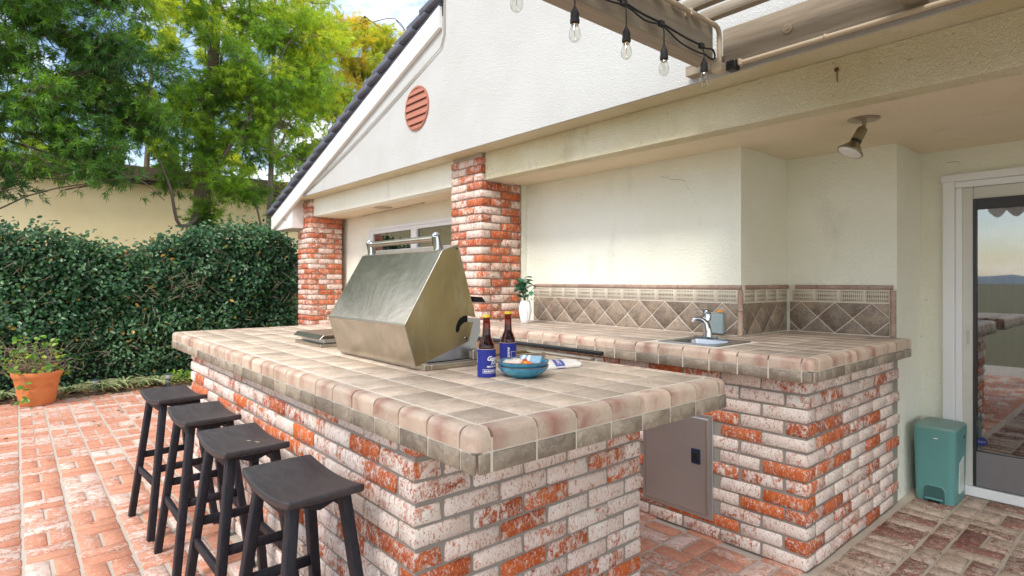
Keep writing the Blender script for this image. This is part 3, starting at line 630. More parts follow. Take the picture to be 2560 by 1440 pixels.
# ------------------------------------------------------------------ sink counter
snk = thing('sink_counter', 'brick counter with tiled top, small sink and diamond tiled backsplash against the wall', 'counter', (-2.4, 3.2, 0))
SX0 = -1.94; SX1 = -1.59; SY0 = 2.775; SY1 = 3.12
brick_box(snk, -4.40, -1.114, 2.722, 4.024, 0, .875, M['brick_counter'], M['mortar'], phase=0, faces='SEN', skip=lambda x, y, z, f: f == 'N' or -2.0 < x < -1.59 and y < 2.8 and .11 < z < .61)
def sinkcounter():
    # two rectangles: the run along the wall and the square end beside the recess
    zb, zt = .875, .983
    counter(snk, -4.45, -1.052, 2.630, 3.396, zb, zt, -1.101, 2.697, 'SE', M['tile_sink'], hole=(SX0, SX1, SY0, SY1))
    J = .0045
    MB().box(-1.755, -1.0625, 3.3945, 4.024, zb+.002, zt-.0014).build('grout_bed', M['grout'], snk)
    xs = [-1.755, -1.701, -1.551, -1.401, -1.251, -1.101]; ys = [3.3965+.0, 3.447+.0, 3.597, 3.747, 3.897, 4.022]
    J = .0078
    for i in range(5):
        for j in range(5):
            put('top_tile', tile_mesh('flat', xs[i+1]-xs[i]-J, ys[j+1]-ys[j]-J, .007, M['tile_sink']), snk, ((xs[i]+xs[i+1])/2, (ys[j]+ys[j+1])/2, zt))
    for j in range(5):
        a, b = ys[j], ys[j+1]; zm = zb+.0515
        put('edge_tile', tile_mesh('nose', b-a-J, .049-J, zt-zm-J/2, M['tile_edge']), snk, (-1.052, (a+b)/2, zt), (0, 0, R(90)))
        put('trim_tile', tile_mesh('front', b-a-J, .008, zm-zb-J/2, M['tile_trim']), snk, (-1.052, (a+b)/2, (zm+zb)/2), (0, 0, R(90)))
sinkcounter()
# backsplash
def clip(poly, s0, s1, z0, z1):
    def half(p, f, inter):
        o = []
        for i in range(len(p)):
            a, b = p[i], p[(i+1) % len(p)]
            if f(a): o.append(a)
            if f(a) != f(b): o.append(inter(a, b))
        return o
    def at(a, b, ax, v): t = (v-a[ax])/(b[ax]-a[ax]); return (a[0]+(b[0]-a[0])*t, a[1]+(b[1]-a[1])*t)
    for ax, v, sg in ((0, s0, 1), (0, s1, -1), (1, z0, 1), (1, z1, -1)):
        if poly: poly = half(poly, lambda p: (p[ax]-v)*sg >= 0, lambda a, b: at(a, b, ax, v))
    return poly
def splash(parent, origin, rot, s0, s1, phase, lphase):
    """tiles in the plane of local x and z, facing local -y"""
    zt = .986; P = .2133; c, s = math.cos(rot), math.sin(rot)
    def W_(x, y, z): return (origin[0]+x*c-y*s, origin[1]+x*s+y*c, z)
    b = MB().box(s0, s1, -.006, 0, zt-.004, 1.296); b.v = [W_(*p) for p in b.v]; bs = b.build('backsplash', M['grout'], parent)
    g = .004
    k0 = int((s0-phase)/P)-1
    for k in range(k0, k0+18):
        cx = phase+k*P; zc = 1.0865; h = .0985; w = P/2
        for kind in range(3):
            if kind == 0: poly = [(cx-w+g, zc), (cx, zc-h+g), (cx+w-g, zc), (cx, zc+h-g)]
            elif kind == 1: poly = [(cx+g*1.2, zt+2*h+.001), (cx+w, zt+h+.002+g), (cx+P-g*1.2, zt+2*h+.001)]
            else: poly = [(cx+g*1.2, zt+.003), (cx+P-g*1.2, zt+.003), (cx+w, zt+h-g)]
            poly = clip(poly, s0+.004, s1-.004, zt, 1.19)
            if len(poly) < 3: continue
            ar = abs(sum(poly[i][0]*poly[(i+1) % len(poly)][1]-poly[(i+1) % len(poly)][0]*poly[i][1] for i in range(len(poly))))/2
            if ar < 2e-4: continue
            mx_ = sum(p[0] for p in poly)/len(poly); mz = sum(p[1] for p in poly)/len(poly)
            me = MB().prism([(p[0]-mx_, p[1]-mz) for p in poly], -.0095, -.004, 'y').mesh('tile', M['tile_splash'], 50, bevel=.0012)
            put('diamond_tile', me, bs, W_(mx_, 0, mz), (0, 0, rot))
    k0 = int((s0-lphase)/.15)-2
    for k in range(k0, k0+22):
        a, b_ = lphase+k*.15, lphase+(k+1)*.15; a = max(a, s0+.002); b_ = min(b_, s1-.002)
        if b_-a < .02: continue
        if b_-a > .149: me = tile_mesh('front', .146, .006, .074, M['liner'])
        else: me = tile_mesh('front', b_-a-.004, .006, .074, M['liner'])
        put('border_tile', me, bs, W_((a+b_)/2, -.0105, 1.2285), (0, 0, rot))
        r = .0145; m2 = MB().prism([(0, -.0135)]+[(-.006-.010*math.cos(t)*1., r*math.sin(t)) for t in np.linspace(-math.pi/2, math.pi/2, 7)]+[(0, r)], -(b_-a-.003)/2, (b_-a-.003)/2, 'x')
        key = ('cap', round(b_-a, 3))
        if key not in _tc: _tc[key] = m2.mesh('tile', M['tile_cap'], 50)
        put('cap_tile', _tc[key], bs, W_((a+b_)/2+.02, -.0, 1.2835), (0, 0, rot))
    return bs
bsA = splash(snk, (0, WY-.001), 0, -3.66, -1.795, -1.904, -1.797)
bsJ = splash(snk, (-1.784, 0), R(90), 3.410, 4.012, 3.455, 3.41)
bsB = splash(snk, (0, 4.029), 0, -1.762, -1.165, -1.475, -1.745)
for x, y, zz in ((-1.786, WY-.006, 0), (-1.147, 4.022, 0)):
    for i, (a, b) in enumerate(((.985, 1.135), (1.139, 1.266))):
        MB().tube([(x, y, a), (x, y, b)], .0165, 12).build('corner_trim', M['tile_cap'], bsA if x < -1.5 else bsB, smooth=50)
# steel access door in the brick
acc = hb('access_door', [(-2.010, -1.577, 2.712, 2.735, .093, .630)], M['steel_dark'], snk, bevel=.002)
MB().box(-1.985, -1.600, 2.702, 2.7115, .115, .612).build('door_leaf', M['steel_dark'], acc, bevel=.004, seg=2)
hb('hinge', [(-1.9990, -1.9860, 2.703, 2.7115, .120, .605)], M['steel_dark'], acc)
hb('latch', [(-1.692, -1.640, 2.697, 2.7015, .370, .448)], mat_plain('dark_blue_latch', (.012, .02, .05), .35), acc, bevel=.004)
hb('latch_grip', [(-1.683, -1.650, 2.692, 2.6965, .385, .433)], M['black'], acc, bevel=.003)
MB().tube([(-1.6045, 2.703, .122), (-1.6045, 2.703, .605)], .0055, 10).build('door_edge', M['steel'], acc, smooth=50)
rv = MB()
for z in (.16, .25, .34, .43, .52, .59): rv.tube([(-1.978, 2.7025, z), (-1.978, 2.700, z)], .003, 6)
rv.build('rivets', M['steel'], acc)
# sink and tap
sk = MB(); x0, x1, y0, y1 = SX0-.012, SX1+.012, SY0-.012, SY1+.012; z = .9875
ix0, ix1, iy0, iy1 = SX0+.045, SX1-.045, SY0+.03, SY1-.085
def rr(x0, x1, y0, y1, r, n=5):
    o = []
    for cx, cy, a0 in ((x1-r, y1-r, 0), (x0+r, y1-r, 90), (x0+r, y0+r, 180), (x1-r, y0+r, 270)):
        for t in range(n+1): a = R(a0+90*t/n); o.append((cx+r*math.cos(a), cy+r*math.sin(a)))
    return o
rings = [(rr(x0, x1, y0, y1, .012), z-.0035), (rr(x0+.003, x1-.003, y0+.003, y1-.003, .012), z), (rr(ix0, ix1, iy0, iy1, .04), z-.0005), (rr(ix0+.004, ix1-.004, iy0+.004, iy1-.004, .04), z-.006), (rr(ix0+.015, ix1-.015, iy0+.015, iy1-.015, .045), z-.12), (rr(ix0+.05, ix1-.05, iy0+.05, iy1-.05, .04), z-.135)]
n = 24; vs = []
for pts, zz in rings: vs += [(p[0], p[1], zz) for p in pts]
sk.add(vs, [(k*n+i, k*n+(i+1) % n, (k+1)*n+(i+1) % n, (k+1)*n+i) for k in range(5) for i in range(n)]+[tuple(5*n+i for i in range(n))])
so_ = sk.build('sink_basin', M['sink_steel'], snk, smooth=35)
fx, fy = -1.855, 3.115; fz = .988
tap = thing('sink_tap', 'chrome single lever tap standing behind the small sink', 'tap', (fx, fy, fz))
MB().prism(rr(fx-.075, fx+.075, fy-.024, fy+.024, .023), fz, fz+.008, 'z').build('base_plate', M['chrome'], tap, bevel=.003, smooth=40)
MB().tube([(fx+.012, fy, fz+.006), (fx+.010, fy, fz+.04), (fx+.002, fy-.006, fz+.085), (fx-.010, fy-.018, fz+.104), (fx-.022, fy-.036, fz+.114), (fx-.034, fy-.056, fz+.113), (fx-.041, fy-.068, fz+.104), (fx-.042, fy-.071, fz+.094)], [.027, .026, .024, .020, .0165, .015, .0135, .013], 16).build('spout', M['chrome'], tap, smooth=60)
MB().tube([(fx+.004, fy+.004, fz+.100), (fx+.004, fy+.010, fz+.135), (fx-.002, fy+.008, fz+.155), (fx-.012, fy-.002, fz+.166)], [.022, .024, .023, .012], 16).build('cartridge', M['chrome'], tap, smooth=60)
lv = MB(); lv.prism([(0, 0), (.02, .012), (.05, .017), (.085, .015), (.09, .011), (.05, .010), (.02, .003)], -.016, .016, 'x')
lv.v = [(fx+.006+(-b*.62)+a*.75, fy+.012-b*.75-a*.62, fz+.156+c) for a, b, c in lv.v]; lv.build('lever', M['chrome'], tap, bevel=.002, smooth=50)
ob = thing('outlet_cover', 'grey blue weatherproof outlet box on the tiles behind the tap', 'outlet box', (-1.925, 3.385, 1.0))
MB().box(-1.988, -1.880, 3.350, 3.388, .992, 1.118).build('cover', mat_plain('grey_blue_plastic', (.30, .38, .39), .45), ob, bevel=.006, seg=2)
MB().box(-1.984, -1.884, 3.352, 3.390, 1.1185, 1.124).build('hinge', mat_plain('grey_blue_hinge', (.36, .42, .42), .45), ob, bevel=.002)
lf = MB().add([(-1.93, 3.36, 1.126), (-1.90, 3.345, 1.127), (-1.878, 3.36, 1.130), (-1.895, 3.378, 1.136), (-1.925, 3.376, 1.140)], [(0, 1, 2), (0, 2, 3), (0, 3, 4)]).build('fallen_leaf', mat_plain('orange_leaf', (.75, .25, .01), .6))
tag(lf, 'small dry orange leaf lying on top of the grey outlet box', 'leaf')

# ------------------------------------------------------------------ grill
gr = thing('built_in_grill', 'stainless steel built in grill on the island with its hood tilted open', 'grill', (-2.35, 1.4, .968))
GX0, GX1 = -2.712, -1.989
sec = [(1.207, .984), (1.157, 1.152), (1.335, 1.452), (1.412, 1.478), (1.505, 1.169), (1.467, 1.069)]
lid = MB().prism([sec[0], sec[1], sec[1], (1.185, 1.128), (1.223, .992)][:2]+[(1.161, 1.154), (1.211, .988)], GX0+.003, GX1-.003, 'x')
lid = MB()
def plate(p, q, t, x0, x1, mb):      # sheet of thickness t between two section points
    d = Vector((q[0]-p[0], q[1]-p[1])).normalized(); nrm = Vector((-d[1], d[0]))*t
    if nrm[0] < 0: nrm = -nrm
    mb.prism([p, q, (q[0]+nrm[0], q[1]+nrm[1]), (p[0]+nrm[0], p[1]+nrm[1])], x0, x1, 'x')
plate(sec[0], sec[1], .004, GX0+.004, GX1-.004, lid)
hood = lid.build('hood', M['steel'], gr, bevel=.001)
tp = MB(); plate((sec[1][0], sec[1][1]+.001), (sec[2][0]-.001, sec[2][1]-.002), .005, GX0+.004, GX1-.004, tp); tp.build('hood_front', M['steel_hood'], hood, bevel=.001)
tp = MB(); plate(sec[2], (sec[3][0]+.0, sec[3][1]), .004, GX0+.004, GX1-.004, tp); tp.v = [(x, y, z) for x, y, z in tp.v]; tp.build('hood_top', M['steel'], hood)
rl_ = MB().tube([(GX0+.002, sec[1][0]+.003, sec[1][1]), (GX1-.002, sec[1][0]+.003, sec[1][1])], .0055, 10); rl_.build('crease_roll', M['steel'], hood, smooth=50)
# end panels with an arc slot cut as an open notch
def endpanel(x0, x1):
    arc = [(1.4545, 1.180), (1.438, 1.177), (1.422, 1.169), (1.410, 1.156), (1.402, 1.138), (1.400, 1.118), (1.404, 1.110), (1.412, 1.110), (1.418, 1.118), (1.423, 1.132), (1.433, 1.144), (1.446, 1.150), (1.462, 1.152)]
    pts = [sec[0], sec[1], sec[2], sec[3], sec[4]]+arc+[(1.492, 1.150), sec[5]]
    b = MB(); n = len(pts); b.v = [(x0, *p) for p in pts]+[(x1, *p) for p in pts]
    from mathutils.geometry import tessellate_polygon
    tri = tessellate_polygon([[Vector((p[0], p[1], 0)) for p in pts]])
    b.f = [tuple(t) for t in tri]+[tuple(i+n for i in t[::-1]) for t in tri]+[(i, i+n, (i+1) % n+n, (i+1) % n) for i in range(n)]; b.mi = [0]*len(b.f)
    return b
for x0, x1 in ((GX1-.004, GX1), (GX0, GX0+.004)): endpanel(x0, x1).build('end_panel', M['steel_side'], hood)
slotb = MB().prism([(1.38, 1.09), (1.38, 1.20), (1.47, 1.20), (1.47, 1.145), (1.43, 1.10)], GX1-.03, GX1-.012, 'x'); slotb.build('inner_bracket', M['dark'], hood)
# rounded seam beads
for a, b in ((sec[0], sec[1]), (sec[1], sec[2]), (sec[2], sec[3])):
    MB().tube([(GX1-.001, a[0], a[1]), (GX1-.001, b[0], b[1])], .003, 8).build('seam', M['steel'], hood, smooth=50)
# handle: two chrome posts with domed ends and a bar
nrm = Vector((0, -.25, .97)).normalized(); base = Vector((0, 1.352, 1.458))
for x in (GX0+.075, GX1-.055):
    p = Vector((x, base.y, base.z)); e = p+nrm*.075
    MB().tube([p, p+nrm*.004, p+nrm*.055, p+nrm*.066, e-nrm*.002, e], [.0215, .0200, .0185, .0168, .010, .002], 18).build('handle_post', M['chrome'], hood, smooth=50)
hbz = base+nrm*.048; MB().tube([(GX0+.075, hbz.y, hbz.z), (GX1-.055, hbz.y, hbz.z)], .0138, 16).build('handle', M['steel'], hood, smooth=50)
MB().tube([(GX1-.004, 1.452, 1.083), (GX1+.005, 1.452, 1.083)], [.009, .006], 12).build('pivot_bolt', M['chrome'], hood, smooth=40)
MB().tube([(GX1-.004, 1.405, 1.462), (GX1+.003, 1.405, 1.462)], .004, 8).build('screw', M['black'], hood)
# firebox, rim and rails
MB().box(-2.70, -1.999, 1.262, 1.86, .905, .978).build('firebox', M['steel_dark'], gr, bevel=.003)
rim = MB(); zt_ = .972
for q in ((-2.74, -1.960, 1.228, 1.262, .9690, .990), (-2.74, -1.960, 1.862, 1.895, .9690, .990), (-1.998, -1.960, 1.263, 1.861, .9690, .990), (-2.74, -2.702, 1.263, 1.861, .9690, .990)): rim.box(*q)
rim.build('base_rim', M['steel'], gr, bevel=.002)
for xb_ in (-2.035, -2.68): MB().prism([(1.285, .991), (1.36, 1.03), (1.44, 1.10), (1.50, 1.165), (1.56, 1.16), (1.56, 1.10), (1.53, 1.04), (1.56, 1.035), (1.60, .991)], xb_, xb_+.007, 'x').build('side_bracket', M['steel_dark'], gr)
MB().prism([(1.475, .991), (1.56, .991), (1.56, 1.02), (1.50, 1.035), (1.475, 1.03)], -1.999, -1.968, 'x').build('hinge_block', M['steel'], gr, bevel=.002)
MB().prism([(1.50, 1.235), (1.565, 1.232), (1.545, 1.255), (1.502, 1.259)], -2.35, -1.995, 'x').build('rear_flap', M['dark'], gr)
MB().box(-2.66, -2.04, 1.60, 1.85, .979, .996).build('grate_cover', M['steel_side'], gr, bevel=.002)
gt = MB()
for i in range(9): gt.tube([(-2.62+.07*i, 1.31, .986), (-2.62+.07*i, 1.58, .986)], .005, 6)
gt.build('grate', M['black'], gr)
cp = hb('control_panel', [(-2.84, -1.735, 1.992, 2.050, .80, .972)], M['steel_dark'], gr, bevel=.006)
hb('drip_edge', [(-2.84, -1.735, 1.955, 1.991, .9685, .978)], M['steel'], gr, bevel=.002)
MB().tube([(-2.80, 2.066, .988), (-1.76, 2.066, .988)], .011, 12).build('front_rail', M['black'], gr, smooth=50)

# side burner with its lid
bn = thing('side_burner', 'low square steel side burner with folded lid left of the grill', 'side burner', (-3.15, 1.40, .968))
bx0, bx1, by0, by1 = -3.36, -2.99, 1.232, 1.60
hb('base', [(bx0, bx1, by0, by1, .9685, .986)], M['steel'], bn, bevel=.002)
hb('burner_box', [(bx0+.03, bx1-.03, by0+.03, by1-.03, .987, 1.013)], M['steel_dark'], bn, bevel=.002)
cv = MB(); cv.prism([(by0-.008, 1.0135), (by0-.004, 1.010), (by0+.018, 1.030), (by1-.018, 1.030), (by1+.004, 1.010), (by1+.008, 1.0135), (by1-.015, 1.035), (by0+.015, 1.035)], bx0-.004, bx1+.004, 'x')
cv.build('lid', M['steel'], bn, bevel=.001)

# ------------------------------------------------------------------ drinks, bowls, napkin, vase
def text_mesh(txt, size, mat, shear=0., off=.0):
    c = bpy.data.curves.new('lettering', 'FONT'); c.body = txt; c.size = size; c.shear = shear; c.extrude = .0; c.resolution_u = 2; c.offset = off; c.align_x = 'LEFT'
    o = bpy.data.objects.new('lettering', c); COL.objects.link(o); dg = bpy.context.evaluated_depsgraph_get()
    me = bpy.data.meshes.new_from_object(o.evaluated_get(dg)); bpy.data.objects.remove(o); me.materials.clear(); me.materials.append(mat); return me
def wrap(me, r, phi0, x0, z0, vertical=False):
    """wrap flat text around a vertical cylinder of radius r about the local origin"""
    bm = bmesh.new(); bm.from_mesh(me); bmesh.ops.subdivide_edges(bm, edges=[e for e in bm.edges if e.calc_length() > .004], cuts=1)
    for v in bm.verts:
        a, b = v.co.x, v.co.y
        if vertical: a, b = b, -a
        t = phi0+(x0+a)/r; v.co = (r*math.cos(t), r*math.sin(t), z0+b)
    bm.to_mesh(me); bm.free(); return me
def bottle(x, y, z, label, slabel, kind):
    b = thing('beer_bottle', label, 'bottle', (x, y, z), 'brown beer bottles on the island')
    prof = [(.0, .002), (.028, .002), (.0305, .006), (.0305, .108), (.029, .122), (.024, .136), (.0175, .148), (.0155, .160), (.0135, .200), (.0128, .214), (.0138, .216), (.0138, .222), (.0125, .224)]
    inn = [(.0, .007), (.026, .007), (.0275, .011), (.0275, .108), (.026, .121), (.021, .135), (.0150, .147), (.0130, .160), (.0113, .200), (.0108, .224)]
    mb = MB().lathe(prof+inn[::-1], (x, y, z), 32, cap=False); mb.build('glass', M['amber'], b, smooth=50)
    lq = [(.0, .0075), (.0255, .0075), (.0272, .012), (.0272, .108), (.0257, .121), (.0207, .135), (.0147, .147), (.0127, .160), (.0119, .178), (.0, .178)]
    MB().lathe(lq, (x, y, z), 24, cap=False).build('beer', mat_plain('dark_beer', (.035, .008, .002), .2), b, smooth=50)
    MB().lathe([(.0, .232), (.0125, .2315), (.0145, .2285), (.0150, .222), (.0140, .2225), (.0, .2245)], (x, y, z), 32, lobes=16, amp=.025, cap=False).build('cap', M['cap'], b, smooth=50)
    s = thing('bottle_sleeve', slabel, 'bottle sleeve', (x, y, z), 'blue foam sleeves round the bottles')
    body = MB(); n = 40; ph = math.atan2(-y, -x); r0 = .0345
    def sup(t): c, s_ = math.cos(t-ph-.55), math.sin(t-ph-.55); k = (abs(c)**3.2+abs(s_)**3.2)**(-1/3.2); return .82+.18*k if kind == 2 else .97+.03*k
    vs = []
    for rr_, zz in ((r0-.003, .0015), (r0, .0015), (r0, .104), (r0-.0035, .1045), (r0-.0037, .010)):
        for j in range(n): t = 2*math.pi*j/n; q_ = rr_*(sup(t)); vs.append((x+q_*math.cos(t), y+q_*math.sin(t), z+zz))
    body.add(vs, [(k*n+j, k*n+(j+1) % n, (k+1)*n+(j+1) % n, (k+1)*n+j) for k in range(4) for j in range(n)])
    bo = body.build('sleeve_body', M['sleeve'], s, smooth=40, at=(x, y, z))
    lp = MB().lathe([(r0-.0036, .1040), (r0-.0036, .1052), (r0-.0006, .1052), (r0-.0006, .1040)], (x, y, z), 32, cap=False); lp.build('cut_edge', M['foam'], s, smooth=60)
    R2 = r0*1.022 if kind == 1 else r0*1.07
    def tx(t, size, x0, z0, **k):
        vert = k.pop('vertical', False); me = wrap(text_mesh(t, size, M['print'], **k), R2, ph, x0, z0, vert); o_ = put('lettering', me, s, (x, y, z)); return o_
    def bar(xa, xb, za, zb_):
        nb = max(1, int((xb-xa)/.003)); v_ = []
        for i in range(nb+1): t = ph+(xa+(xb-xa)*i/nb)/R2; v_ += [(R2*math.cos(t), R2*math.sin(t), za), (R2*math.cos(t), R2*math.sin(t), zb_)]
        return v_, [(2*i, 2*i+2, 2*i+3, 2*i+1) for i in range(nb)]
    def frame(xa, xb, za, zb_):
        fr = MB()
        for q_ in ((xa, xb, za, za+.001), (xa, xb, zb_-.001, zb_), (xa, xa+.001, za, zb_), (xb-.001, xb, za, zb_)): fr.add(*bar(*q_))
        put('print_frame', fr.mesh('print_frame', M['print']), s, (x, y, z))
    if kind == 1:
        tx('Good', .0235, .000, .0635, shear=.35, off=.0007); tx('Times', .0225, .013, .0490, shear=.35, off=.0007)
        tx('ARE FLOWING', .0085, .001, .0385, off=.0003); tx('AVANTSTAY', .0115, -.011, .0200, off=.0004); frame(-.0145, .062, .0165, .0315)
        tx('AVANTSTAY', .0075, -.050, .0930, vertical=True, off=.0003)
    else:
        tx('AVANTSTAY', .0130, -.002, .0880, vertical=True, off=.0004); frame(.013, .040, .008, .070)
    return b
bottle(-1.709, 1.344, .968, 'brown glass beer bottle with yellow cap, nearer of the two on the island', 'blue foam sleeve printed Good Times round the nearer beer bottle', 1)
bottle(-1.826, 1.549, .968, 'brown glass beer bottle with yellow cap, farther one behind the bowls', 'blue foam sleeve with sideways lettering round the farther beer bottle', 2)
tm0 = text_mesh('ADT', .020, mat_plain('sticker_print', (.30, .36, .55), .5))
for v_ in tm0.vertices: v_.co = Vector((v_.co.x-.019, 0, v_.co.y-.007))
put('lettering', tm0, door, (-.811, DY+.0318, .336))
# bowls
def bowl(z, label, s=1.):
    pr = [(.0, .003), (.044, .003), (.046, .0), (.050, .0), (.052, .003), (.070, .010), (.084, .021), (.0935, .033), (.0965, .0405), (.0975, .0425), (.096, .0430), (.092, .036), (.082, .025), (.068, .014), (.048, .008), (.0, .0065)]
    me = MB().lathe([(a*s, b) for a, b in pr], (0, 0, 0), 48, cap=False).mesh('bowl', M['bowl'], 60); o_ = put('bowl', me, None, (-1.625, 1.453, z)); return tag(o_, label, 'bowl', 'stacked blue bowls')
bowl(.9685, 'shallow blue glazed bowl with brown rim, lower one of the stacked pair', 1.0); bowl(.9855, 'shallow blue glazed bowl with brown rim, upper one holding snack packets', 1.01)
def packet(cx, cy, z, l, w, h, rot, tilt, name, mats, stripes=()):
    n, m_ = 8, 6; b = MB(); vs = []
    for sgn in (1, -1):
        for i in range(n+1):
            for j in range(m_+1):
                u = i/n*2-1; v_ = j/m_*2-1; hh = h*(max(0, (1-abs(u)**3)*(1-v_*v_)))**.6*(1+.25*math.sin(7*u+3*v_)); vs.append((u*l/2, v_*w/2, sgn*hh/2))
    K = (n+1)*(m_+1)
    for i in range(n):
        mi = 1 if i in stripes else 0
        for j in range(m_):
            q_ = (i*(m_+1)+j, (i+1)*(m_+1)+j, (i+1)*(m_+1)+j+1, i*(m_+1)+j+1); b.f += [q_, tuple(k+K for k in q_[::-1])]; b.mi += [mi, mi]
    b.v = vs; me = b.mesh(name, mats, 60); return put(name, me, None, (cx, cy, z), (tilt[0], tilt[1], rot))
a = NT('speckled_cracker_wrapper'); v = a.obj(); n = a.noise(v, 260, 2); M['speck'] = a.fin(a.mix(a.step(n, .58, .64), (.72, .62, .52), (.09, .06, .05)), .3)
tag(packet(-1.652, 1.432, 1.021, .095, .055, .022, R(35), (.12, -.08), 'snack_packet', [M['speck'], mat_plain('red_packet_end', (.55, .03, .03), .3)], (7,)), 'speckled cream snack packet with red end lying in the upper bowl', 'snack packet')
tag(packet(-1.596, 1.447, 1.021, .045, .035, .014, R(60), (.1, .15), 'snack_packet', [mat_plain('orange_packet', (.75, .17, .03), .3), mat_plain('yellow_packet_stripe', (.8, .5, .05), .3)], (2,)), 'small orange snack packet with yellow stripe in the upper bowl', 'snack packet')
tag(packet(-1.625, 1.488, 1.029, .085, .045, .010, R(30), (.55, .0), 'snack_packet', [mat_plain('clear_blue_wrapper', (.25, .42, .55), .15), M['print']], (1, 3)), 'clear wrapper with white stripes leaning against the back of the upper bowl', 'snack packet')
# napkin
npk = thing('napkin', 'white folded napkin with blue paper band lying beside the bowls', 'napkin', (-1.72, 1.68, .968))
A = [Vector(p) for p in ((-1.700, 1.475, 0), (-1.640, 1.790, 0), (-1.800, 1.925, 0), (-1.900, 1.62, 0))]
def npt(u, v, h): p = (A[0]*(1-u)+A[1]*u)*(1-v)+(A[3]*(1-u)+A[2]*u)*v; return (p.x, p.y, .9690+h)
b = MB(); n, m_ = 20, 10; vs = []
for s_ in (1, 0):
    for i in range(n+1):
        for j in range(m_+1):
            u, v_ = i/n, j/m_; h = (.0065+.004*math.sin(u*9+v_*3)*math.sin(v_*math.pi)+(.007*max(0, u-.85)/.15)*math.sin(v_*4))*s_; uu = u+(.018*math.sin(v_*9) if i == n else 0)
            vs.append(npt(uu, v_, h))
K = (n+1)*(m_+1)
for i in range(n):
    for j in range(m_):
        q_ = (i*(m_+1)+j, (i+1)*(m_+1)+j, (i+1)*(m_+1)+j+1, i*(m_+1)+j+1); b.f.append(q_)
for i in range(n): b.f += [(i*(m_+1), i*(m_+1)+K, (i+1)*(m_+1)+K, (i+1)*(m_+1)), (i*(m_+1)+m_, (i+1)*(m_+1)+m_, (i+1)*(m_+1)+m_+K, i*(m_+1)+m_+K)]
for j in range(m_): b.f += [(j, j+1, j+1+K, j+K), (n*(m_+1)+j, n*(m_+1)+j+K, n*(m_+1)+j+1+K, n*(m_+1)+j+1)]
b.v = vs; b.mi = [0]*len(b.f); b.build('cloth', M['cloth'], npk, smooth=60)
bd = MB(); vs = []
for u in np.linspace(.62, .76, 5):
    for v_ in np.linspace(-.02, 1.02, 9):
        h = .0085+.004*math.sin(u*9+v_*3)*max(0, math.sin(v_*math.pi)); vs.append(npt(u, v_, h if 0 < v_ < 1 else .001))
bd.add(vs, [(i*9+j, (i+1)*9+j, (i+1)*9+j+1, i*9+j+1) for i in range(4) for j in range(8)]); bd.build('paper_band', M['cloth_band'], npk, smooth=60)
tm_ = text_mesh('AVANT', .030, M['print'], off=.0006)
for v_ in tm_.vertices:
    a_, b_ = v_.co.x, v_.co.y; vv = .93-a_/.13; uu = .655+b_/.32*.85; p = npt(uu, vv, .0098+.004*math.sin(uu*9+vv*3)*max(0, math.sin(vv*math.pi))); v_.co = Vector(p)-Vector((-1.72, 1.68, .968))
put('lettering', tm_, npk, (-1.72, 1.68, .968))
# vase
vx_, vy_, vz_ = -3.44, 3.10, .984
vs_ = thing('vase', 'ribbed white ceramic vase on the sink counter beside the brick pillar', 'vase', (vx_, vy_, vz_))
MB().lathe([(.0, .003), (.028, .0), (.034, .004), (.040, .04), (.049, .09), (.050, .11), (.044, .15), (.037, .178), (.034, .182), (.030, .178), (.040, .12), (.030, .02), (.0, .01)], (vx_, vy_, vz_), 48, lobes=12, amp=.055, cap=False).build('vase_body', M['ceramic'], vs_, smooth=70)
lfm = []
def oval_leaf(l, w, fold=.15, curl=.2, n=4):
    vs = []; f = []
    for i in range(n+1):
        t = i/n; hw = w/2*math.sin(math.pi*min(1, t*.94+.03))**.8; x = l*t; z = -curl*l*t*t
        vs += [(x, -hw, z+fold*hw), (x, 0, z), (x, hw, z+fold*hw)]
    for i in range(n): f += [(3*i, 3*i+3, 3*i+4, 3*i+1), (3*i+1, 3*i+4, 3*i+5, 3*i+2)]
    return vs, f
def tint(me, vals):
    at = me.attributes.new('tint', 'FLOAT', 'POINT'); at.data.foreach_set('value', np.asarray(vals, dtype=np.float32))
pla = thing('vase_plant', 'bunch of blue green oval leaved stems standing in the white vase', 'plant', (vx_, vy_, vz_+.17))
rg = random.Random(5)
for i in range(9):
    az = rg.uniform(0, 6.28); sp_ = rg.uniform(.03, .12) if i else 0; top = Vector((vx_+sp_*math.cos(az), vy_+sp_*math.sin(az), vz_+.17+rg.uniform(.10, .20)))
    b0 = Vector((vx_, vy_, vz_+.15)); mid = (b0+top)/2+Vector((0, 0, .03)); MB().tube([b0, mid, top], [.003, .0025, .0012], 6).build('stem', mat_plain('green_stem', (.08, .2, .05), .6), pla)
    for k in range(6):
        t = .3+.7*k/5; p = b0.lerp(mid, t*2) if t < .5 else mid.lerp(top, t*2-1); vs, f = oval_leaf(.065, .042); me = bpy.data.meshes.new('leaf'); me.from_pydata(vs, [], f); me.materials.append(M['leaf_vase']); tint(me, [rg.random()]*len(vs)); me.shade_smooth()
        put('leaf', me, pla, p, (rg.uniform(-.5, .5), rg.uniform(-.9, .4), rg.uniform(0, 6.28)))

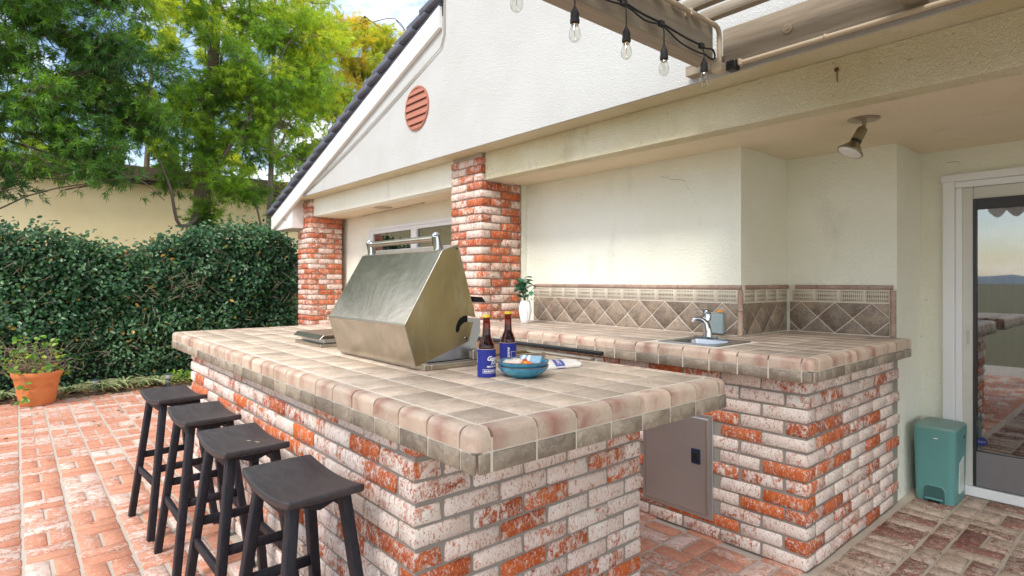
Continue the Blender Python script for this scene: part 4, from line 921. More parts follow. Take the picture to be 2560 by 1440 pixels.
# ------------------------------------------------------------------ stools
def make_stool(loc, label):
    t = thing('bar_stool', label, 'bar stool', (0, 0, 0), 'black saddle seat bar stools along the island')
    nx, ny = 14, 6; vs = []; Lx, Ly, H = .415, .245, .700
    def topz(u): return H+.022*abs(u)**2.0-.012
    for s_ in (0, 1):
        for i in range(nx+1):
            for j in range(ny+1):
                u = i/nx*2-1; v_ = j/ny*2-1; rx = 1-.02*v_*v_; vs.append((u*Lx/2*rx, v_*Ly/2*(1-.04*u*u), topz(u)-(.024 if s_ else 0)))
    K = (nx+1)*(ny+1); f = []
    for i in range(nx):
        for j in range(ny): q_ = (i*(ny+1)+j, (i+1)*(ny+1)+j, (i+1)*(ny+1)+j+1, i*(ny+1)+j+1); f += [q_, tuple(k+K for k in q_[::-1])]
    for i in range(nx): a_, c_ = i*(ny+1), (i+1)*(ny+1); f += [(a_, a_+K, c_+K, c_), (a_+ny, c_+ny, c_+ny+K, a_+ny+K)]
    for j in range(ny): f += [(j, j+1, j+1+K, j+K), (nx*(ny+1)+j, nx*(ny+1)+j+K, nx*(ny+1)+j+1+K, nx*(ny+1)+j+1)]
    b = MB().add(vs, f); me = b.mesh('seat', M['seat'], 50, bevel=.006, seg=2); put('seat', me, t)
    legs = {}
    for sx in (-1, 1):
        for sy in (-1, 1):
            tp_ = Vector((sx*.135, sy*.078, .682+.01)); bt = Vector((sx*.215, sy*.155, 0)); w = .020; d_ = .016
            lg = MB(); q0 = [(-w, -d_), (w, -d_), (w, d_), (-w, d_)]
            lg.add([(bt.x+a_, bt.y+c_, 0) for a_, c_ in q0]+[(tp_.x+a_, tp_.y+c_, .684) for a_, c_ in q0], [(0, 3, 2, 1), (4, 5, 6, 7), (0, 1, 5, 4), (1, 2, 6, 5), (2, 3, 7, 6), (3, 0, 4, 7)])
            lo_ = put('leg', lg.mesh('leg', M['stool'], 50, bevel=.004, seg=2), t); legs[sx, sy] = (bt, tp_)
            for zz in (.645, .30): 
                kx = zz/.684; c_ = bt.lerp(tp_, kx); sc = MB().tube([(c_.x, c_.y+sy*(d_-.001), zz), (c_.x, c_.y+sy*(d_+.0015), zz)], .006, 8); put('screw', sc.mesh('screw', M['black']), lo_)
    def at(sx, sy, z): a_, c_ = legs[sx, sy]; return a_.lerp(c_, z/.684)
    for sy in (-1, 1):
        z = .27; p, q_ = at(-1, sy, z), at(1, sy, z); put('stretcher', MB().box(p.x+.018, q_.x-.018, p.y-.010, p.y+.010, z-.017, z+.017).mesh('stretcher', M['stool'], 50, bevel=.003), t)
        p, q_ = at(-1, sy, .655), at(1, sy, .655); put('apron', MB().box(p.x+.018, q_.x-.018, p.y-.009, p.y+.009, .628, .682).mesh('apron', M['stool'], 50, bevel=.003), t)
    for sx in (-1, 1):
        z = .345; p, q_ = at(sx, -1, z), at(sx, 1, z); put('stretcher', MB().box(p.x-.010, p.x+.010, p.y+.014, q_.y-.014, z-.017, z+.017).mesh('stretcher', M['stool'], 50, bevel=.003), t)
        p, q_ = at(sx, -1, .655), at(sx, 1, .655); put('apron', MB().prism([(p.y+.014, .682), (q_.y-.014, .682), (q_.y-.014, .665), ((p.y+q_.y)/2, .640), (p.y+.014, .665)], p.x-.009, p.x+.009, 'x').mesh('apron', M['stool'], 50, bevel=.003), t)
    return t
def copy_tree(o, parent=None):
    c = o.copy(); COL.objects.link(c); c.parent = parent
    for ch in list(o.children): copy_tree(ch, c)
    return c
bpy.context.view_layer.update()
spots = [(-1.832, .690, .02, 'black saddle seat bar stool nearest to the camera at the island corner'), (-2.447, .686, .01, 'black bar stool with pale straw bits on its seat, second nearest'),
         (-3.047, .682, -.01, 'third black bar stool from the camera, between two others at the island'), (-3.665, .668, .06, 'black bar stool farthest from the camera, towards the plant bed')]
first = make_stool(None, spots[0][3])
for i, (x, y, a_, lab) in enumerate(spots):
    s_ = first if i == 0 else copy_tree(first)
    s_.location = (x, y, 0); s_.rotation_euler = (0, 0, a_); s_['label'] = lab
stw = MB().tube([(-2.39, .72, .6935), (-2.365, .728, .6945), (-2.36, .715, .694)], .0008, 5).tube([(-2.43, .70, .693), (-2.405, .708, .6945)], .0008, 5).build('dry_straw', mat_plain('straw', (.6, .5, .3), .8))
tag(stw, 'tiny bits of pale straw lying on the second stool seat', 'straw')

# ------------------------------------------------------------------ bin
bin_ = thing('pedal_bin', 'teal plastic pedal bin standing by the white sliding door frame', 'bin', (-.975, 4.30, 0))
bx0, bx1, by0, by1 = -1.085, -.868, 4.155, 4.455; BH = .448
ring = rr(bx0, bx1, by0, by1, .04, 6); n = len(ring)
bb = MB(); lv_ = [(.0, .90), (.03, .925), (.20, .955), (BH-.05, .995), (BH-.012, 1.0)]; cxb, cyb = (bx0+bx1)/2, (by0+by1)/2
vs = []
for z, s_ in lv_: vs += [(cxb+(p[0]-cxb)*s_, cyb+(p[1]-cyb)*s_, z) for p in ring]
bb.add(vs, [(k*n+i, k*n+(i+1) % n, (k+1)*n+(i+1) % n, (k+1)*n+i) for k in range(len(lv_)-1) for i in range(n)]+[tuple(range(n-1, -1, -1)), tuple((len(lv_)-1)*n+i for i in range(n))])
bb.build('bin_body', M['teal'], bin_, smooth=40)
ld = MB(); vs = []
for z, s_ in ((BH-.0115, .985), (BH-.004, .985), (BH+.004, .95), (BH+.008, .86)): vs += [(cxb+(p[0]-cxb)*s_, cyb+(p[1]-cyb)*s_, z) for p in ring]
ld.add(vs, [(k*n+i, k*n+(i+1) % n, (k+1)*n+(i+1) % n, (k+1)*n+i) for k in range(3) for i in range(n)]+[tuple(3*n+i for i in range(n))]); ld.build('lid', M['teal_dark'], bin_, smooth=40)
ybf = by0+.0115
arch = [(-.052, 0), (-.052, .060)]+[(-.052+.022*(1-math.cos(t)), .060+.036*math.sin(t)) for t in np.linspace(.3, 1.57, 5)]+[(.052-.022*(1-math.cos(t)), .060+.036*math.sin(t)) for t in np.linspace(1.57, .3, 5)]+[(.052, .060), (.052, 0)]
xa = cxb+.002; MB().prism([(xa+p[0]*1.10, p[1]*1.06+.002) for p in arch], ybf-.007, ybf+.01, 'y').build('arch_rim', M['teal'], bin_, bevel=.003, smooth=40)
MB().prism([(xa+p[0], p[1]+.0025) for p in arch], ybf-.0082, ybf, 'y').build('pedal_recess', mat_plain('recess_teal', (.035, .10, .10), .5), bin_)
hb('pedal', [(xa-.045, xa+.045, ybf-.018, ybf-.009, .018, .030)], M['teal'], bin_, bevel=.003)
hb('pedal_gap', [(xa-.030, xa+.028, ybf-.0095, ybf-.0083, .003, .017)], M['dark'], bin_)
hb('logo_strip', [(cxb+.000, cxb+.022, by0-.0008, by0+.003, .385, .389)], M['print'], bin_)
MB().prism([(by0+.10, .06), (by0+.20, .06), (by0+.20, .265), (by0+.10, .24)], bx1-.0075, bx1-.0015, 'x').build('product_sticker', mat_plain('grey_white_sticker', (.55, .60, .56), .4, var=.35, sc=18), bin_)
hb('grip_slot', [(bx1-.004, bx1+.0008, cyb+.03, cyb+.07, .375, .392)], mat_plain('slot_teal', (.04, .11, .11), .5), bin_)

# ------------------------------------------------------------------ pergola, conduit, string lights
pg = thing('pergola', 'tan painted wooden pergola with slatted top fixed to the gable wall', 'pergola', (-1.55, 1.0, 0))
hb('beam', [(-1.606, -1.516, -1.3, 2.612, 2.400, 2.590)], M['tan_wood'], pg, bevel=.003)
hb('ledger', [(-1.515, 3.2, 2.700, 2.7485, 2.398, 2.588)], M['tan_wood_x'], pg, bevel=.003)
hb('ledger_end', [(-1.72, -1.5155, 2.690, 2.7485, 2.405, 2.455)], M['tan_wood_x'], pg)
for x in (-.735, .20, 1.13, 2.06): hb('beam', [(x, x+.09, -1.3, 2.699, 2.4215, 2.590)], M['tan_wood'], pg, bevel=.003)
hb('outer_beam', [(-1.8, 3.2, -1.395, -1.305, 2.38, 2.588)], M['tan_wood_x'], pg, bevel=.003)
hb('post', [(-1.24, -1.12, -1.41, -1.29, 0, 2.379)], M['tan_wood'], pg, bevel=.004); hb('post', [(2.3, 2.42, -1.41, -1.29, 0, 2.379)], M['tan_wood'], pg, bevel=.004)
for k_ in range(6):
    xk = -1.80+.84*k_; n_ = 8; pts_ = [(xk, 2.379)]+[(xk+.84*i/32, 2.30-.10*abs(math.sin(i/32*math.pi*4))) for i in range(33)]+[(xk+.84, 2.379)]
    MB().prism(pts_[::-1], -1.362, -1.338, 'y').build('scalloped_board', M['white_paint'], pg)
sm = MB().box(-2.4, 2.4, -.0215, .0215, 0, .052).mesh('slat', M['tan_wood_x'], 50, bevel=.002)
y = 2.567; k = 0
while y > -1.4:
    put('slat', sm, pg, (.86+random.uniform(-.01, .01), y, 2.592)); y -= .154; k += 1
MB().tube([(-1.19, 2.698, 2.487), (-1.19, 2.692, 2.487)], .021, 16).tube([(-1.19, 2.692, 2.487), (-1.19, 2.683, 2.487)], .011, 6).build('bolt', M['tan_pipe'], pg, smooth=30)
cn = thing('conduit_pipe', 'thin tan conduit pipe clipped along the pergola beam and gable wall', 'conduit', (-1.4, 2.68, 2.39))
MB().tube([(-1.492, -1.2, 2.572), (-1.492, 2.585, 2.572), (-1.490, 2.612, 2.562), (-1.489, 2.622, 2.540), (-1.489, 2.624, 2.40)], .012, 10).build('pipe', M['tan_pipe'], cn, smooth=50)
MB().tube([(-1.40, 2.672, 2.384), (-.5, 2.676, 2.385), (.6, 2.672, 2.383), (2.0, 2.674, 2.384)], .0115, 10).build('pipe', M['tan_pipe'], cn, smooth=50)
hb('junction_box', [(-1.520, -1.468, 2.600, 2.652, 2.350, 2.395)], M['tan_pipe'], cn, bevel=.004)
hb('taped_coupling', [(-1.467, -1.415, 2.640, 2.692, 2.352, 2.404)], M['black'], cn, bevel=.009, seg=2)
hb('pipe_collar', [(-1.4145, -1.395, 2.655, 2.690, 2.368, 2.402)], M['tan_pipe'], cn, bevel=.006)
for x in (-1.02, -.42, .2): MB().tube([(x, 2.6605, 2.384), (x+.0005, 2.672, 2.3975), (x+.001, 2.699, 2.402)], .004, 6).tube([(x, 2.6605, 2.384), (x, 2.672, 2.371)], .004, 6).build('pipe_strap', M['tan_pipe'], cn)
for yy in (2.02, 2.36): hb('pipe_strap', [(-1.5155, -1.478, yy, yy+.018, 2.553, 2.5855)], M['tan_pipe'], cn, bevel=.003)
slg = thing('string_lights', 'black cable of hanging clear bulbs strung along the pergola beam', 'string lights', (-1.49, 2.0, 2.45))
ys_ = [1.289, 1.575, 1.879, 2.139, 2.460]; zs_ = [2.475, 2.475, 2.462, 2.452, 2.440]
pts = [(-1.497, -.9, 2.50), (-1.495, .2, 2.49), (-1.495, .9, 2.485)]
for y, z in zip(ys_, zs_): pts += [(-1.492, y-.13, z+.002), (-1.490, y, z)]
pts += [(-1.492, 2.50, 2.437), (-1.493, 2.565, 2.448), (-1.494, 2.59, 2.425), (-1.494, 2.57, 2.402), (-1.493, 2.50, 2.405)]
def smoothp(p, k=5):
    o_ = []; p = [Vector(q_) for q_ in p]
    for i in range(len(p)-1):
        a_, b_, c_, d_ = p[max(i-1, 0)], p[i], p[i+1], p[min(i+2, len(p)-1)]
        for t in range(k):
            t /= k; o_.append(.5*((2*b_)+(c_-a_)*t+(2*a_-5*b_+4*c_-d_)*t*t+(3*b_-a_-3*c_+d_)*t**3))
    return o_+[p[-1]]
MB().tube(smoothp(pts), .0048, 8).build('cable', M['rubber'], slg, smooth=60)
p2 = [(-1.488, -.6, 2.50), (-1.487, .6, 2.46), (-1.487, 1.289, 2.460), (-1.487, 1.44, 2.445), (-1.487, 1.60, 2.452), (-1.487, 1.75, 2.435), (-1.487, 1.90, 2.448), (-1.487, 2.02, 2.428), (-1.487, 2.15, 2.440), (-1.487, 2.28, 2.405), (-1.487, 2.42, 2.398), (-1.487, 2.50, 2.405)]
MB().tube(smoothp(p2), .0042, 8).build('cable', M['rubber'], slg, smooth=60)
tops = [2.37, 2.345, 2.357, 2.350, 2.372]
for y, z, tz in zip(ys_, zs_, tops):
    x = -1.474; lean = .006
    hb('cable_clip', [(-1.498, -1.478, y-.016, y+.016, z-.018, z+.010)], M['rubber'], slg, bevel=.004)
    MB().tube([(-1.484, y, z-.012), (x, y, z-.04), (x, y, tz-.002)], .0028, 6).build('drop_cord', M['rubber'], slg, smooth=60)
    sk_ = MB().lathe([(.0, 0), (.005, -.001), (.008, -.010), (.0150, -.022), (.0165, -.030), (.0165, -.048), (.0178, -.049), (.0178, -.062), (.0160, -.064), (.0, -.064)], (x, y, tz), 20).build('socket', M['rubber'], slg, smooth=40)
    MB().lathe([(.012, -.0645), (.0145, -.070), (.0155, -.078), (.0205, -.094), (.0225, -.106), (.0205, -.120), (.013, -.130), (.005, -.134), (.0, -.1345)], (x, y, tz), 24, cap=False).build('bulb', M['clear'], sk_, smooth=60)
    MB().lathe([(.0, -.0642), (.0115, -.0642), (.0125, -.072), (.0, -.0725)], (x, y, tz), 16, cap=False).build('bulb_base', mat_plain('brass_bulb_base', (.4, .3, .2), .3, .8), sk_)
    MB().tube([(x, y, tz-.072), (x, y, tz-.112)], .0011, 5).build('filament', mat_plain('amber_filament', (.45, .22, .05), .5), sk_)

# ------------------------------------------------------------------ foliage helpers
def mesh_np(name, V, Fq, mat, tintv=None, smooth=True):
    me = bpy.data.meshes.new(name); nv = len(V); nf, k = Fq.shape
    me.vertices.add(nv); me.vertices.foreach_set('co', V.astype(np.float32).ravel())
    me.loops.add(nf*k); me.loops.foreach_set('vertex_index', Fq.astype(np.int32).ravel())
    me.polygons.add(nf); me.polygons.foreach_set('loop_start', np.arange(0, nf*k, k, dtype=np.int32))
    me.update(calc_edges=True); me.materials.append(mat)
    if tintv is not None: tint(me, tintv)
    if smooth: me.shade_smooth()
    return me
def unit(a): return a/np.maximum(1e-9, np.linalg.norm(a, axis=-1, keepdims=True))
def narrow_leaves(P, D, Ln, Wd, droop=.12):
    """one lance shaped folded leaf per row"""
    n = len(P); S = unit(np.cross(D, unit(RNG.normal(size=(n, 3))))); Ln = Ln[:, None]; Wd = Wd[:, None]
    down = np.array([0, 0, -1.])
    V = np.stack([P, P+D*Ln*.45+S*Wd/2+down*Ln*droop*.15, P+D*Ln+down*Ln*droop, P+D*Ln*.45-S*Wd/2+down*Ln*droop*.15], 1).reshape(-1, 3)
    return V, np.arange(4*n).reshape(n, 4)
def oval_leaves(P, D, N, Ln, Wd):
    n = len(P); S = unit(np.cross(N, D)); N = unit(np.cross(D, S)); Ln = Ln[:, None]; Wd = Wd[:, None]
    V = np.stack([P, P+D*Ln*.30+S*Wd*.46+N*Wd*.13, P+D*Ln*.70+S*Wd*.42+N*Wd*.10, P+D*Ln-N*Wd*.12, P+D*Ln*.70-S*Wd*.42+N*Wd*.10, P+D*Ln*.30-S*Wd*.46+N*Wd*.13], 1).reshape(-1, 3)
    i = np.arange(n)[:, None]*6; F_ = np.concatenate([i+np.array([[0, 1, 2, 3]]), i+np.array([[0, 3, 4, 5]])], 1).reshape(-1, 4)
    return V, F_

def tree(name, label, cat, base, trunk, blobs, mat, tufts, leaf, tintf, r0=.12, bark='bark', group=None, twigs=True, lpt=21, extra=None):
    """trunk = list of points; blobs = (centre, radii, weight); tufts = number of leaf tufts in the crown"""
    t = thing(name, label, cat, base, group)
    k = len(trunk); rs = [r0*(1-.72*i/(k-1)) for i in range(k)]
    MB().tube(smoothp(trunk, 4), list(np.interp(np.linspace(0, k-1, (k-1)*4+1), range(k), rs)), 9).build('trunk', M[bark], t, smooth=60)
    tr = np.array(trunk, float); W_ = np.array([b_[2] for b_ in blobs], float); W_ /= W_.sum()
    lb = MB(); tw = MB(); tips = []; tdir = []; ttint = []
    for (c, rad, w), wn_ in zip(blobs, W_):
        c = np.array(c, float); rad = np.array(rad, float)
        i0 = np.argmin(np.abs(tr[:, 2]-(c[2]-.45*rad[2]-.25*np.linalg.norm(c[:2]-tr[0, :2])))); st = tr[max(0, min(i0, k-1))]
        mid = (st+c)/2+RNG.normal(size=3)*.12+np.array([0, 0, .1]); lb.tube(smoothp([st, mid, c], 4), list(np.interp(np.linspace(0, 1, 9), [0, 1], [r0*.34 if w > .35 else .012, .012 if w > .35 else .006])), 7)
        nt_ = int(tufts*wn_); ncl = max(3, nt_//26)
        cen = c+unit(RNG.normal(size=(ncl, 3)))*(RNG.random((ncl, 1))**.45)*rad*.95
        for q_ in cen:
            s0 = mid+(c-mid)*RNG.random(); m_ = (s0+q_)/2+RNG.normal(size=3)*.07; lb.tube([s0, m_, q_], [.011, .008, .004], 5)
            out = unit((q_-c)/rad**1.0+RNG.normal(size=3)*.35); tt = RNG.random()
            m2 = max(4, int(nt_/ncl)); off = RNG.normal(size=(m2, 3))*np.array([.14, .14, .11])*(.7+.6*RNG.random()); pp = q_+off
            dd_ = unit(off*3+out*.45+RNG.normal(size=(m2, 3))*.25+np.array([0, 0, -.15]))
            tips.append(pp); tdir.append(dd_)
            ttint.append(np.clip(tintf(pp)+(tt**2.2-.3)*.55+RNG.normal(size=m2)*.06, 0, 1))
            for j in range(0, m2, 3): tw.tube([q_, pp[j]], [.003, .0015], 3, cap=False)
    if extra:
        for e in extra: lb.tube(smoothp(e[0], 4), list(np.linspace(e[1], e[1]*.35, (len(e[0])-1)*4+1)), 7)
    tips = np.concatenate(tips); tdir = np.concatenate(tdir); ttint = np.concatenate(ttint); n = len(tips)
    P = np.repeat(tips, lpt, 0); D = np.repeat(tdir, lpt, 0); D = unit(D+RNG.normal(size=D.shape)*.62); P = P-np.repeat(tdir, lpt, 0)*RNG.random((n*lpt, 1))*leaf[0]*.9
    V, Fq = narrow_leaves(P, D, leaf[0]*(.7+.6*RNG.random(n*lpt)), leaf[1]*(.7+.6*RNG.random(n*lpt)))
    tv = np.clip(np.repeat(ttint, lpt)+RNG.normal(size=n*lpt)*.05, 0, 1)
    lb.build('limbs', M[bark], t, smooth=60); stuff(tw.build('twigs', M['bark'], t))
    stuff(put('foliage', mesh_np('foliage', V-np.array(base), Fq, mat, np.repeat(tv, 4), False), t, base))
    return t
G = 'trees standing behind the hedge'
def blobset(spec): return [((x, y, z), (a_, b_, c_), w) for x, y, z, a_, b_, c_, w in spec]
# left tree: crown fills the upper left, hanging branches
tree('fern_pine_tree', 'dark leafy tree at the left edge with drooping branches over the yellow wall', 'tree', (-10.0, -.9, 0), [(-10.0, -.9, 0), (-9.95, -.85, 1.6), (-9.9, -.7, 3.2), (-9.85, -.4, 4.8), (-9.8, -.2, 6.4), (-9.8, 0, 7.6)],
     blobset([(-9.4, -.5, 5.3, .8, .8, .7, 1.1), (-9.3, .4, 5.5, .8, .8, .6, 1.2), (-9.3, 1.2, 5.2, .7, .6, .6, 1.0), (-9.5, 0.2, 4.6, .8, .8, .5, 1.3), (-9.5, 1.0, 4.3, .8, .7, .5, 1.2), (-9.5, -.6, 4.2, .7, .7, .5, 1.0), (-9.6, .3, 3.7, .8, .7, .45, 1.2), (-9.6, 1.2, 3.6, .6, .6, .4, .9), (-9.6, -.5, 3.3, .6, .6, .4, .8), (-9.6, .7, 3.1, .7, .5, .3, .7), (-9.5, -.25, 2.8, .4, .35, .3, .3), (-9.3, .5, 2.75, .3, .5, .14, .16), (-9.3, 1.2, 2.7, .3, .4, .12, .10), (-9.3, -.1, 2.45, .25, .3, .12, .10), (-9.6, .1, 6.3, .9, 1.0, .6, 1.2), (-9.6, 1.1, 6.1, .8, .7, .5, 1.0), (-9.6, 0.5, 7.0, .8, .9, .5, .6)]),
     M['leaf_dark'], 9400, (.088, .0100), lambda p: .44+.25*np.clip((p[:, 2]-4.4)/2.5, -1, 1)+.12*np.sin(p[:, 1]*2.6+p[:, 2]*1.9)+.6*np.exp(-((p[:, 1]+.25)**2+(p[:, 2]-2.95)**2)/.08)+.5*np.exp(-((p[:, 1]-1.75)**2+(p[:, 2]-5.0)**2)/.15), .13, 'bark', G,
     extra=[([(-9.5, -.6, 5.0), (-9.0, .0, 5.75), (-8.9, .8, 5.6), (-9.1, 1.5, 5.3)], .03), ([(-9.8, -.4, 3.2), (-9.4, .5, 2.9), (-9.3, 1.2, 2.75), (-9.35, 1.6, 2.45)], .016), ([(-9.8, -.2, 3.4), (-9.3, .1, 3.0), (-9.2, .5, 2.6)], .013)])
# middle tree with the thick dark trunk
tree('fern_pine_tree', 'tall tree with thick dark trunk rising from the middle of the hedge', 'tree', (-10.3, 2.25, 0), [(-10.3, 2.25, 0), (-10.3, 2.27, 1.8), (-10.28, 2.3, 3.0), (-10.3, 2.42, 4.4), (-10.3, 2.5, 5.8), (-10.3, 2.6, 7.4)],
     blobset([(-10.1, 2.1, 3.0, .6, .5, .4, .6), (-10.0, 2.7, 2.75, .5, .4, .35, .5), (-10.2, 2.0, 4.0, .6, .5, .5, .8), (-10.22, 2.28, 2.3, .16, .14, .3, .4), (-10.2, 2.3, 3.4, .22, .2, .4, .5), (-10.2, 2.42, 4.3, .22, .2, .4, .5), (-10.1, 2.9, 3.7, .6, .5, .5, .9), (-10.2, 2.5, 4.8, .8, .7, .6, 1.3), (-10.1, 3.1, 4.6, .6, .5, .6, 1.0), (-10.2, 2.1, 5.7, .7, .7, .6, 1.1), (-10.2, 3.0, 5.7, .8, .6, .6, 1.2), (-10.2, 2.5, 6.7, .9, .9, .6, 1.0)]),
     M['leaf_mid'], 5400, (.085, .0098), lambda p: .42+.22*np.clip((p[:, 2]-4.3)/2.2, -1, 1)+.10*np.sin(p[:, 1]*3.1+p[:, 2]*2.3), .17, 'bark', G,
     extra=[([(-10.2, 2.3, 2.4), (-9.9, 1.9, 2.15), (-9.8, 1.75, 2.7), (-9.8, 1.6, 3.1)], .035), ([(-10.2, 2.3, 2.9), (-10.0, 2.7, 3.6), (-10.0, 3.0, 4.2), (-10.0, 3.05, 5.0)], .035)])
tree('fern_pine_tree', 'slender pale trunked tree between the thick trunk and the roof edge', 'tree', (-10.4, 3.35, 0), [(-10.4, 3.35, 0), (-10.4, 3.36, 2.0), (-10.4, 3.4, 3.4), (-10.45, 3.45, 5.0), (-10.5, 3.5, 6.6)],
     blobset([(-10.2, 3.7, 2.7, .4, .45, .4, .5), (-10.4, 3.9, 3.5, .6, .6, .5, .9), (-10.3, 3.5, 4.2, .6, .6, .5, .9), (-10.4, 4.1, 4.8, .7, .6, .6, 1.1), (-10.5, 3.7, 5.7, .8, .7, .6, 1.1), (-10.5, 4.3, 5.8, .8, .7, .6, 1.1), (-10.5, 3.9, 6.7, .9, .9, .5, .8)]),
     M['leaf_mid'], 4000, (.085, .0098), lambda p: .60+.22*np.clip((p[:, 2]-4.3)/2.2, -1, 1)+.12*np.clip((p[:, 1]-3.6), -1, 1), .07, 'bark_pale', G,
     extra=[([(-10.35, 3.3, 1.7), (-10.25, 3.15, 2.4), (-10.2, 2.95, 3.1)], .025)])
tree('yellow_green_tree', 'sunlit yellow green tree rising beyond the roof slope', 'tree', (-12.2, 5.9, 0), [(-12.2, 5.9, 0), (-12.2, 5.9, 2.2), (-12.2, 5.95, 4.0), (-12.2, 6.0, 5.6), (-12.3, 6.1, 7.2)],
     blobset([(-12.0, 5.0, 4.0, .8, .8, .7, 1.0), (-12.1, 5.7, 3.6, .8, .7, .7, .9), (-12.1, 5.3, 5.2, .9, .8, .7, 1.2), (-12.2, 6.2, 5.0, .9, .8, .8, 1.2), (-12.2, 5.6, 6.3, 1., .9, .7, 1.2), (-12.2, 6.6, 6.2, .9, .7, .7, 1.0), (-12.2, 7.0, 5.7, .7, .5, .6, .6), (-12.3, 6.1, 7.1, .9, .9, .5, .8), (-12.0, 7.15, 7.0, .5, .35, .4, .35), (-11.9, 4.4, 5.4, .8, .7, .9, 1.0), (-11.9, 4.6, 6.8, .9, .9, .6, .9)]),
     M['leaf_yellow'], 4800, (.11, .0125), lambda p: .50+.18*np.clip((p[:, 2]-4.8)/2, -1, 1)+.14*np.clip(p[:, 1]-5.6, -1, 1), .10, 'bark', G)
tree('yellow_green_tree', 'distant yellow green tree seen through the gaps above the neighbour roof', 'tree', (-22, 3.2, 0), [(-22, 3.2, 0), (-22, 3.2, 3.5), (-22, 3.3, 6.0), (-22, 3.4, 8.5)],
     blobset([(-22, 1.4, 5.4, 1.1, 1.4, .9, 1), (-22, 3.4, 5.4, 1.1, 1.4, .9, 1), (-22, 5.4, 5.6, 1.2, 1.3, .9, 1), (-22, 2.6, 7.2, 1.2, 1.5, .9, 1.0), (-22, 5.0, 7.5, 1.2, 1.4, .9, 1.0), (-22, 7.3, 6.6, 1.1, 1.2, .9, .9), (-22, 4., 9.0, 1.2, 1.6, .8, .8)]),
     M['leaf_yellow'], 1900, (.22, .032), lambda p: .25+0*p[:, 2], .14, 'bark')

# ------------------------------------------------------------------ hedge, fence, neighbour
hg = thing('hedge', 'thick glossy dark green climbing hedge along the edge of the patio', 'hedge', (-9.1, .3, 0))
HP = [(-4.6, 2.0), (-3.2, 2.05), (-1.6, 1.9), (-.1, 1.86), (.25, 1.86), (.8, 1.74), (1.15, 1.63), (1.5, 1.80), (1.9, 1.95), (2.3, 2.03), (3.0, 2.04), (3.25, 1.86), (3.4, 1.6)]
def htop(y): return np.interp(y, [p[0] for p in HP], [p[1] for p in HP])
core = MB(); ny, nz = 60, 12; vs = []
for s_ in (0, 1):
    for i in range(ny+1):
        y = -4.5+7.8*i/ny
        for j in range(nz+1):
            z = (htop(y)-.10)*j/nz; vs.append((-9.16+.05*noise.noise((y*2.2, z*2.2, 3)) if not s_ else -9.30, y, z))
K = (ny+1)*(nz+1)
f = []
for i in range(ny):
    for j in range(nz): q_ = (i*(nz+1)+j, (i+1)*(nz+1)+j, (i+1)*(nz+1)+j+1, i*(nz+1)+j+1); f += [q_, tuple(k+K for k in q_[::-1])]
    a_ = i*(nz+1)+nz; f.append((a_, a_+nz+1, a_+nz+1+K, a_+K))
core.add(vs, f).build('dark_core', mat_bark('hedge_core_shade', (.035, .035, .018), (.015, .018, .010)), hg)  # solid dark sheet closing the view; inner shade is put into its colour
n = 32000; y = RNG.uniform(-4.5, 3.36, n); tz = htop(y); z = tz*RNG.random(n)**.9
bulge = np.array([.10*noise.noise((a_*1.7, b_*1.7, 0))+.07*noise.noise((a_*4.5, b_*4.5, 5)) for a_, b_ in zip(y, z)])
x = -8.90+bulge*1.4-.13*RNG.random(n)**1.5
P = np.stack([x, y, z], 1)
nt_ = 6000; y2 = RNG.uniform(-4.5, 3.4, nt_); z2 = htop(y2)+RNG.normal(size=nt_)*.05+.16*RNG.random(nt_)**7+.06*np.array([noise.noise((a_*5, 0, 9)) for a_ in y2]); P2 = np.stack([RNG.uniform(-9.25, -8.85, nt_), y2, z2], 1)
P = np.concatenate([P, P2]); N_ = unit(np.array([1., -.25, .75])+RNG.normal(size=P.shape)*.75); D_ = unit(np.cross(N_, RNG.normal(size=P.shape))+np.array([.15, 0, -.35]))
sz = .042+.032*RNG.random(len(P)); sz[P[:, 2] < .6] *= .75
V, Fq = oval_leaves(P, D_, N_, sz, sz*.58)
tv = np.clip(.48+.24*RNG.normal(size=len(P))+.3*np.array([noise.noise((p[1]*1.3, p[2]*1.3, 2)) for p in P]), 0, .93); tv[RNG.random(len(P)) < .012] = 1.
stuff(put('foliage', mesh_np('foliage', V-np.array((-9.1, .3, 0)), Fq, M['leaf_hedge'], np.repeat(tv, 6), False), hg, (-9.1, .3, 0)))
# dry stems poking from the hedge
ds = MB(); rg = random.Random(3)
for i in range(240):
    y = rg.uniform(-.6, 3.2); z = rg.uniform(.1, float(htop(y))+.05) if i > 40 else rg.gauss(1.22, .10); 
    if i <= 40: y = rg.gauss(1.75, .18)
    p = Vector((-8.88+rg.uniform(-.05, .03), y, z)); d_ = Vector((rg.uniform(-.05, .08), rg.uniform(-.12, .12), rg.uniform(-.06, .14))); ds.tube([p, p+d_*.6+Vector((.02, 0, .01)), p+d_*1.3], [.0035, .003, .0015], 4, cap=False)
stuff(ds.build('dry_stems', M['twig'], hg))
fn = thing('wooden_fence', 'red brown board fence glimpsed between the hedge and the brick pillar', 'fence', (-9.4, 2.0, 0))
bmh = MB().box(-.011, .011, -.068, .068, 0, 1.72).mesh('board', mat_wood('red_brown_fence_wood', (.30, .12, .07), (.20, .08, .05), (14, 14, 1)), 50, bevel=.002)
y = -4.4; k = 0
while y < 6.2: put('board', bmh, fn, (-9.39+random.uniform(-.003, .003), y, random.uniform(-.01, .01))); y += .142
MB().box(-9.45, -9.402, -4.5, 6.2, 1.35, 1.44).build('rail', M['tan_wood'], fn)
nb = thing('neighbour_building', 'yellow stucco building with dark flat eave beyond the hedge', 'building', (-17, 0, 0))
MB().box(-20, -14.0, -14, 9, 0, 3.30).build('wall', M['stucco_neighbour'], nb)
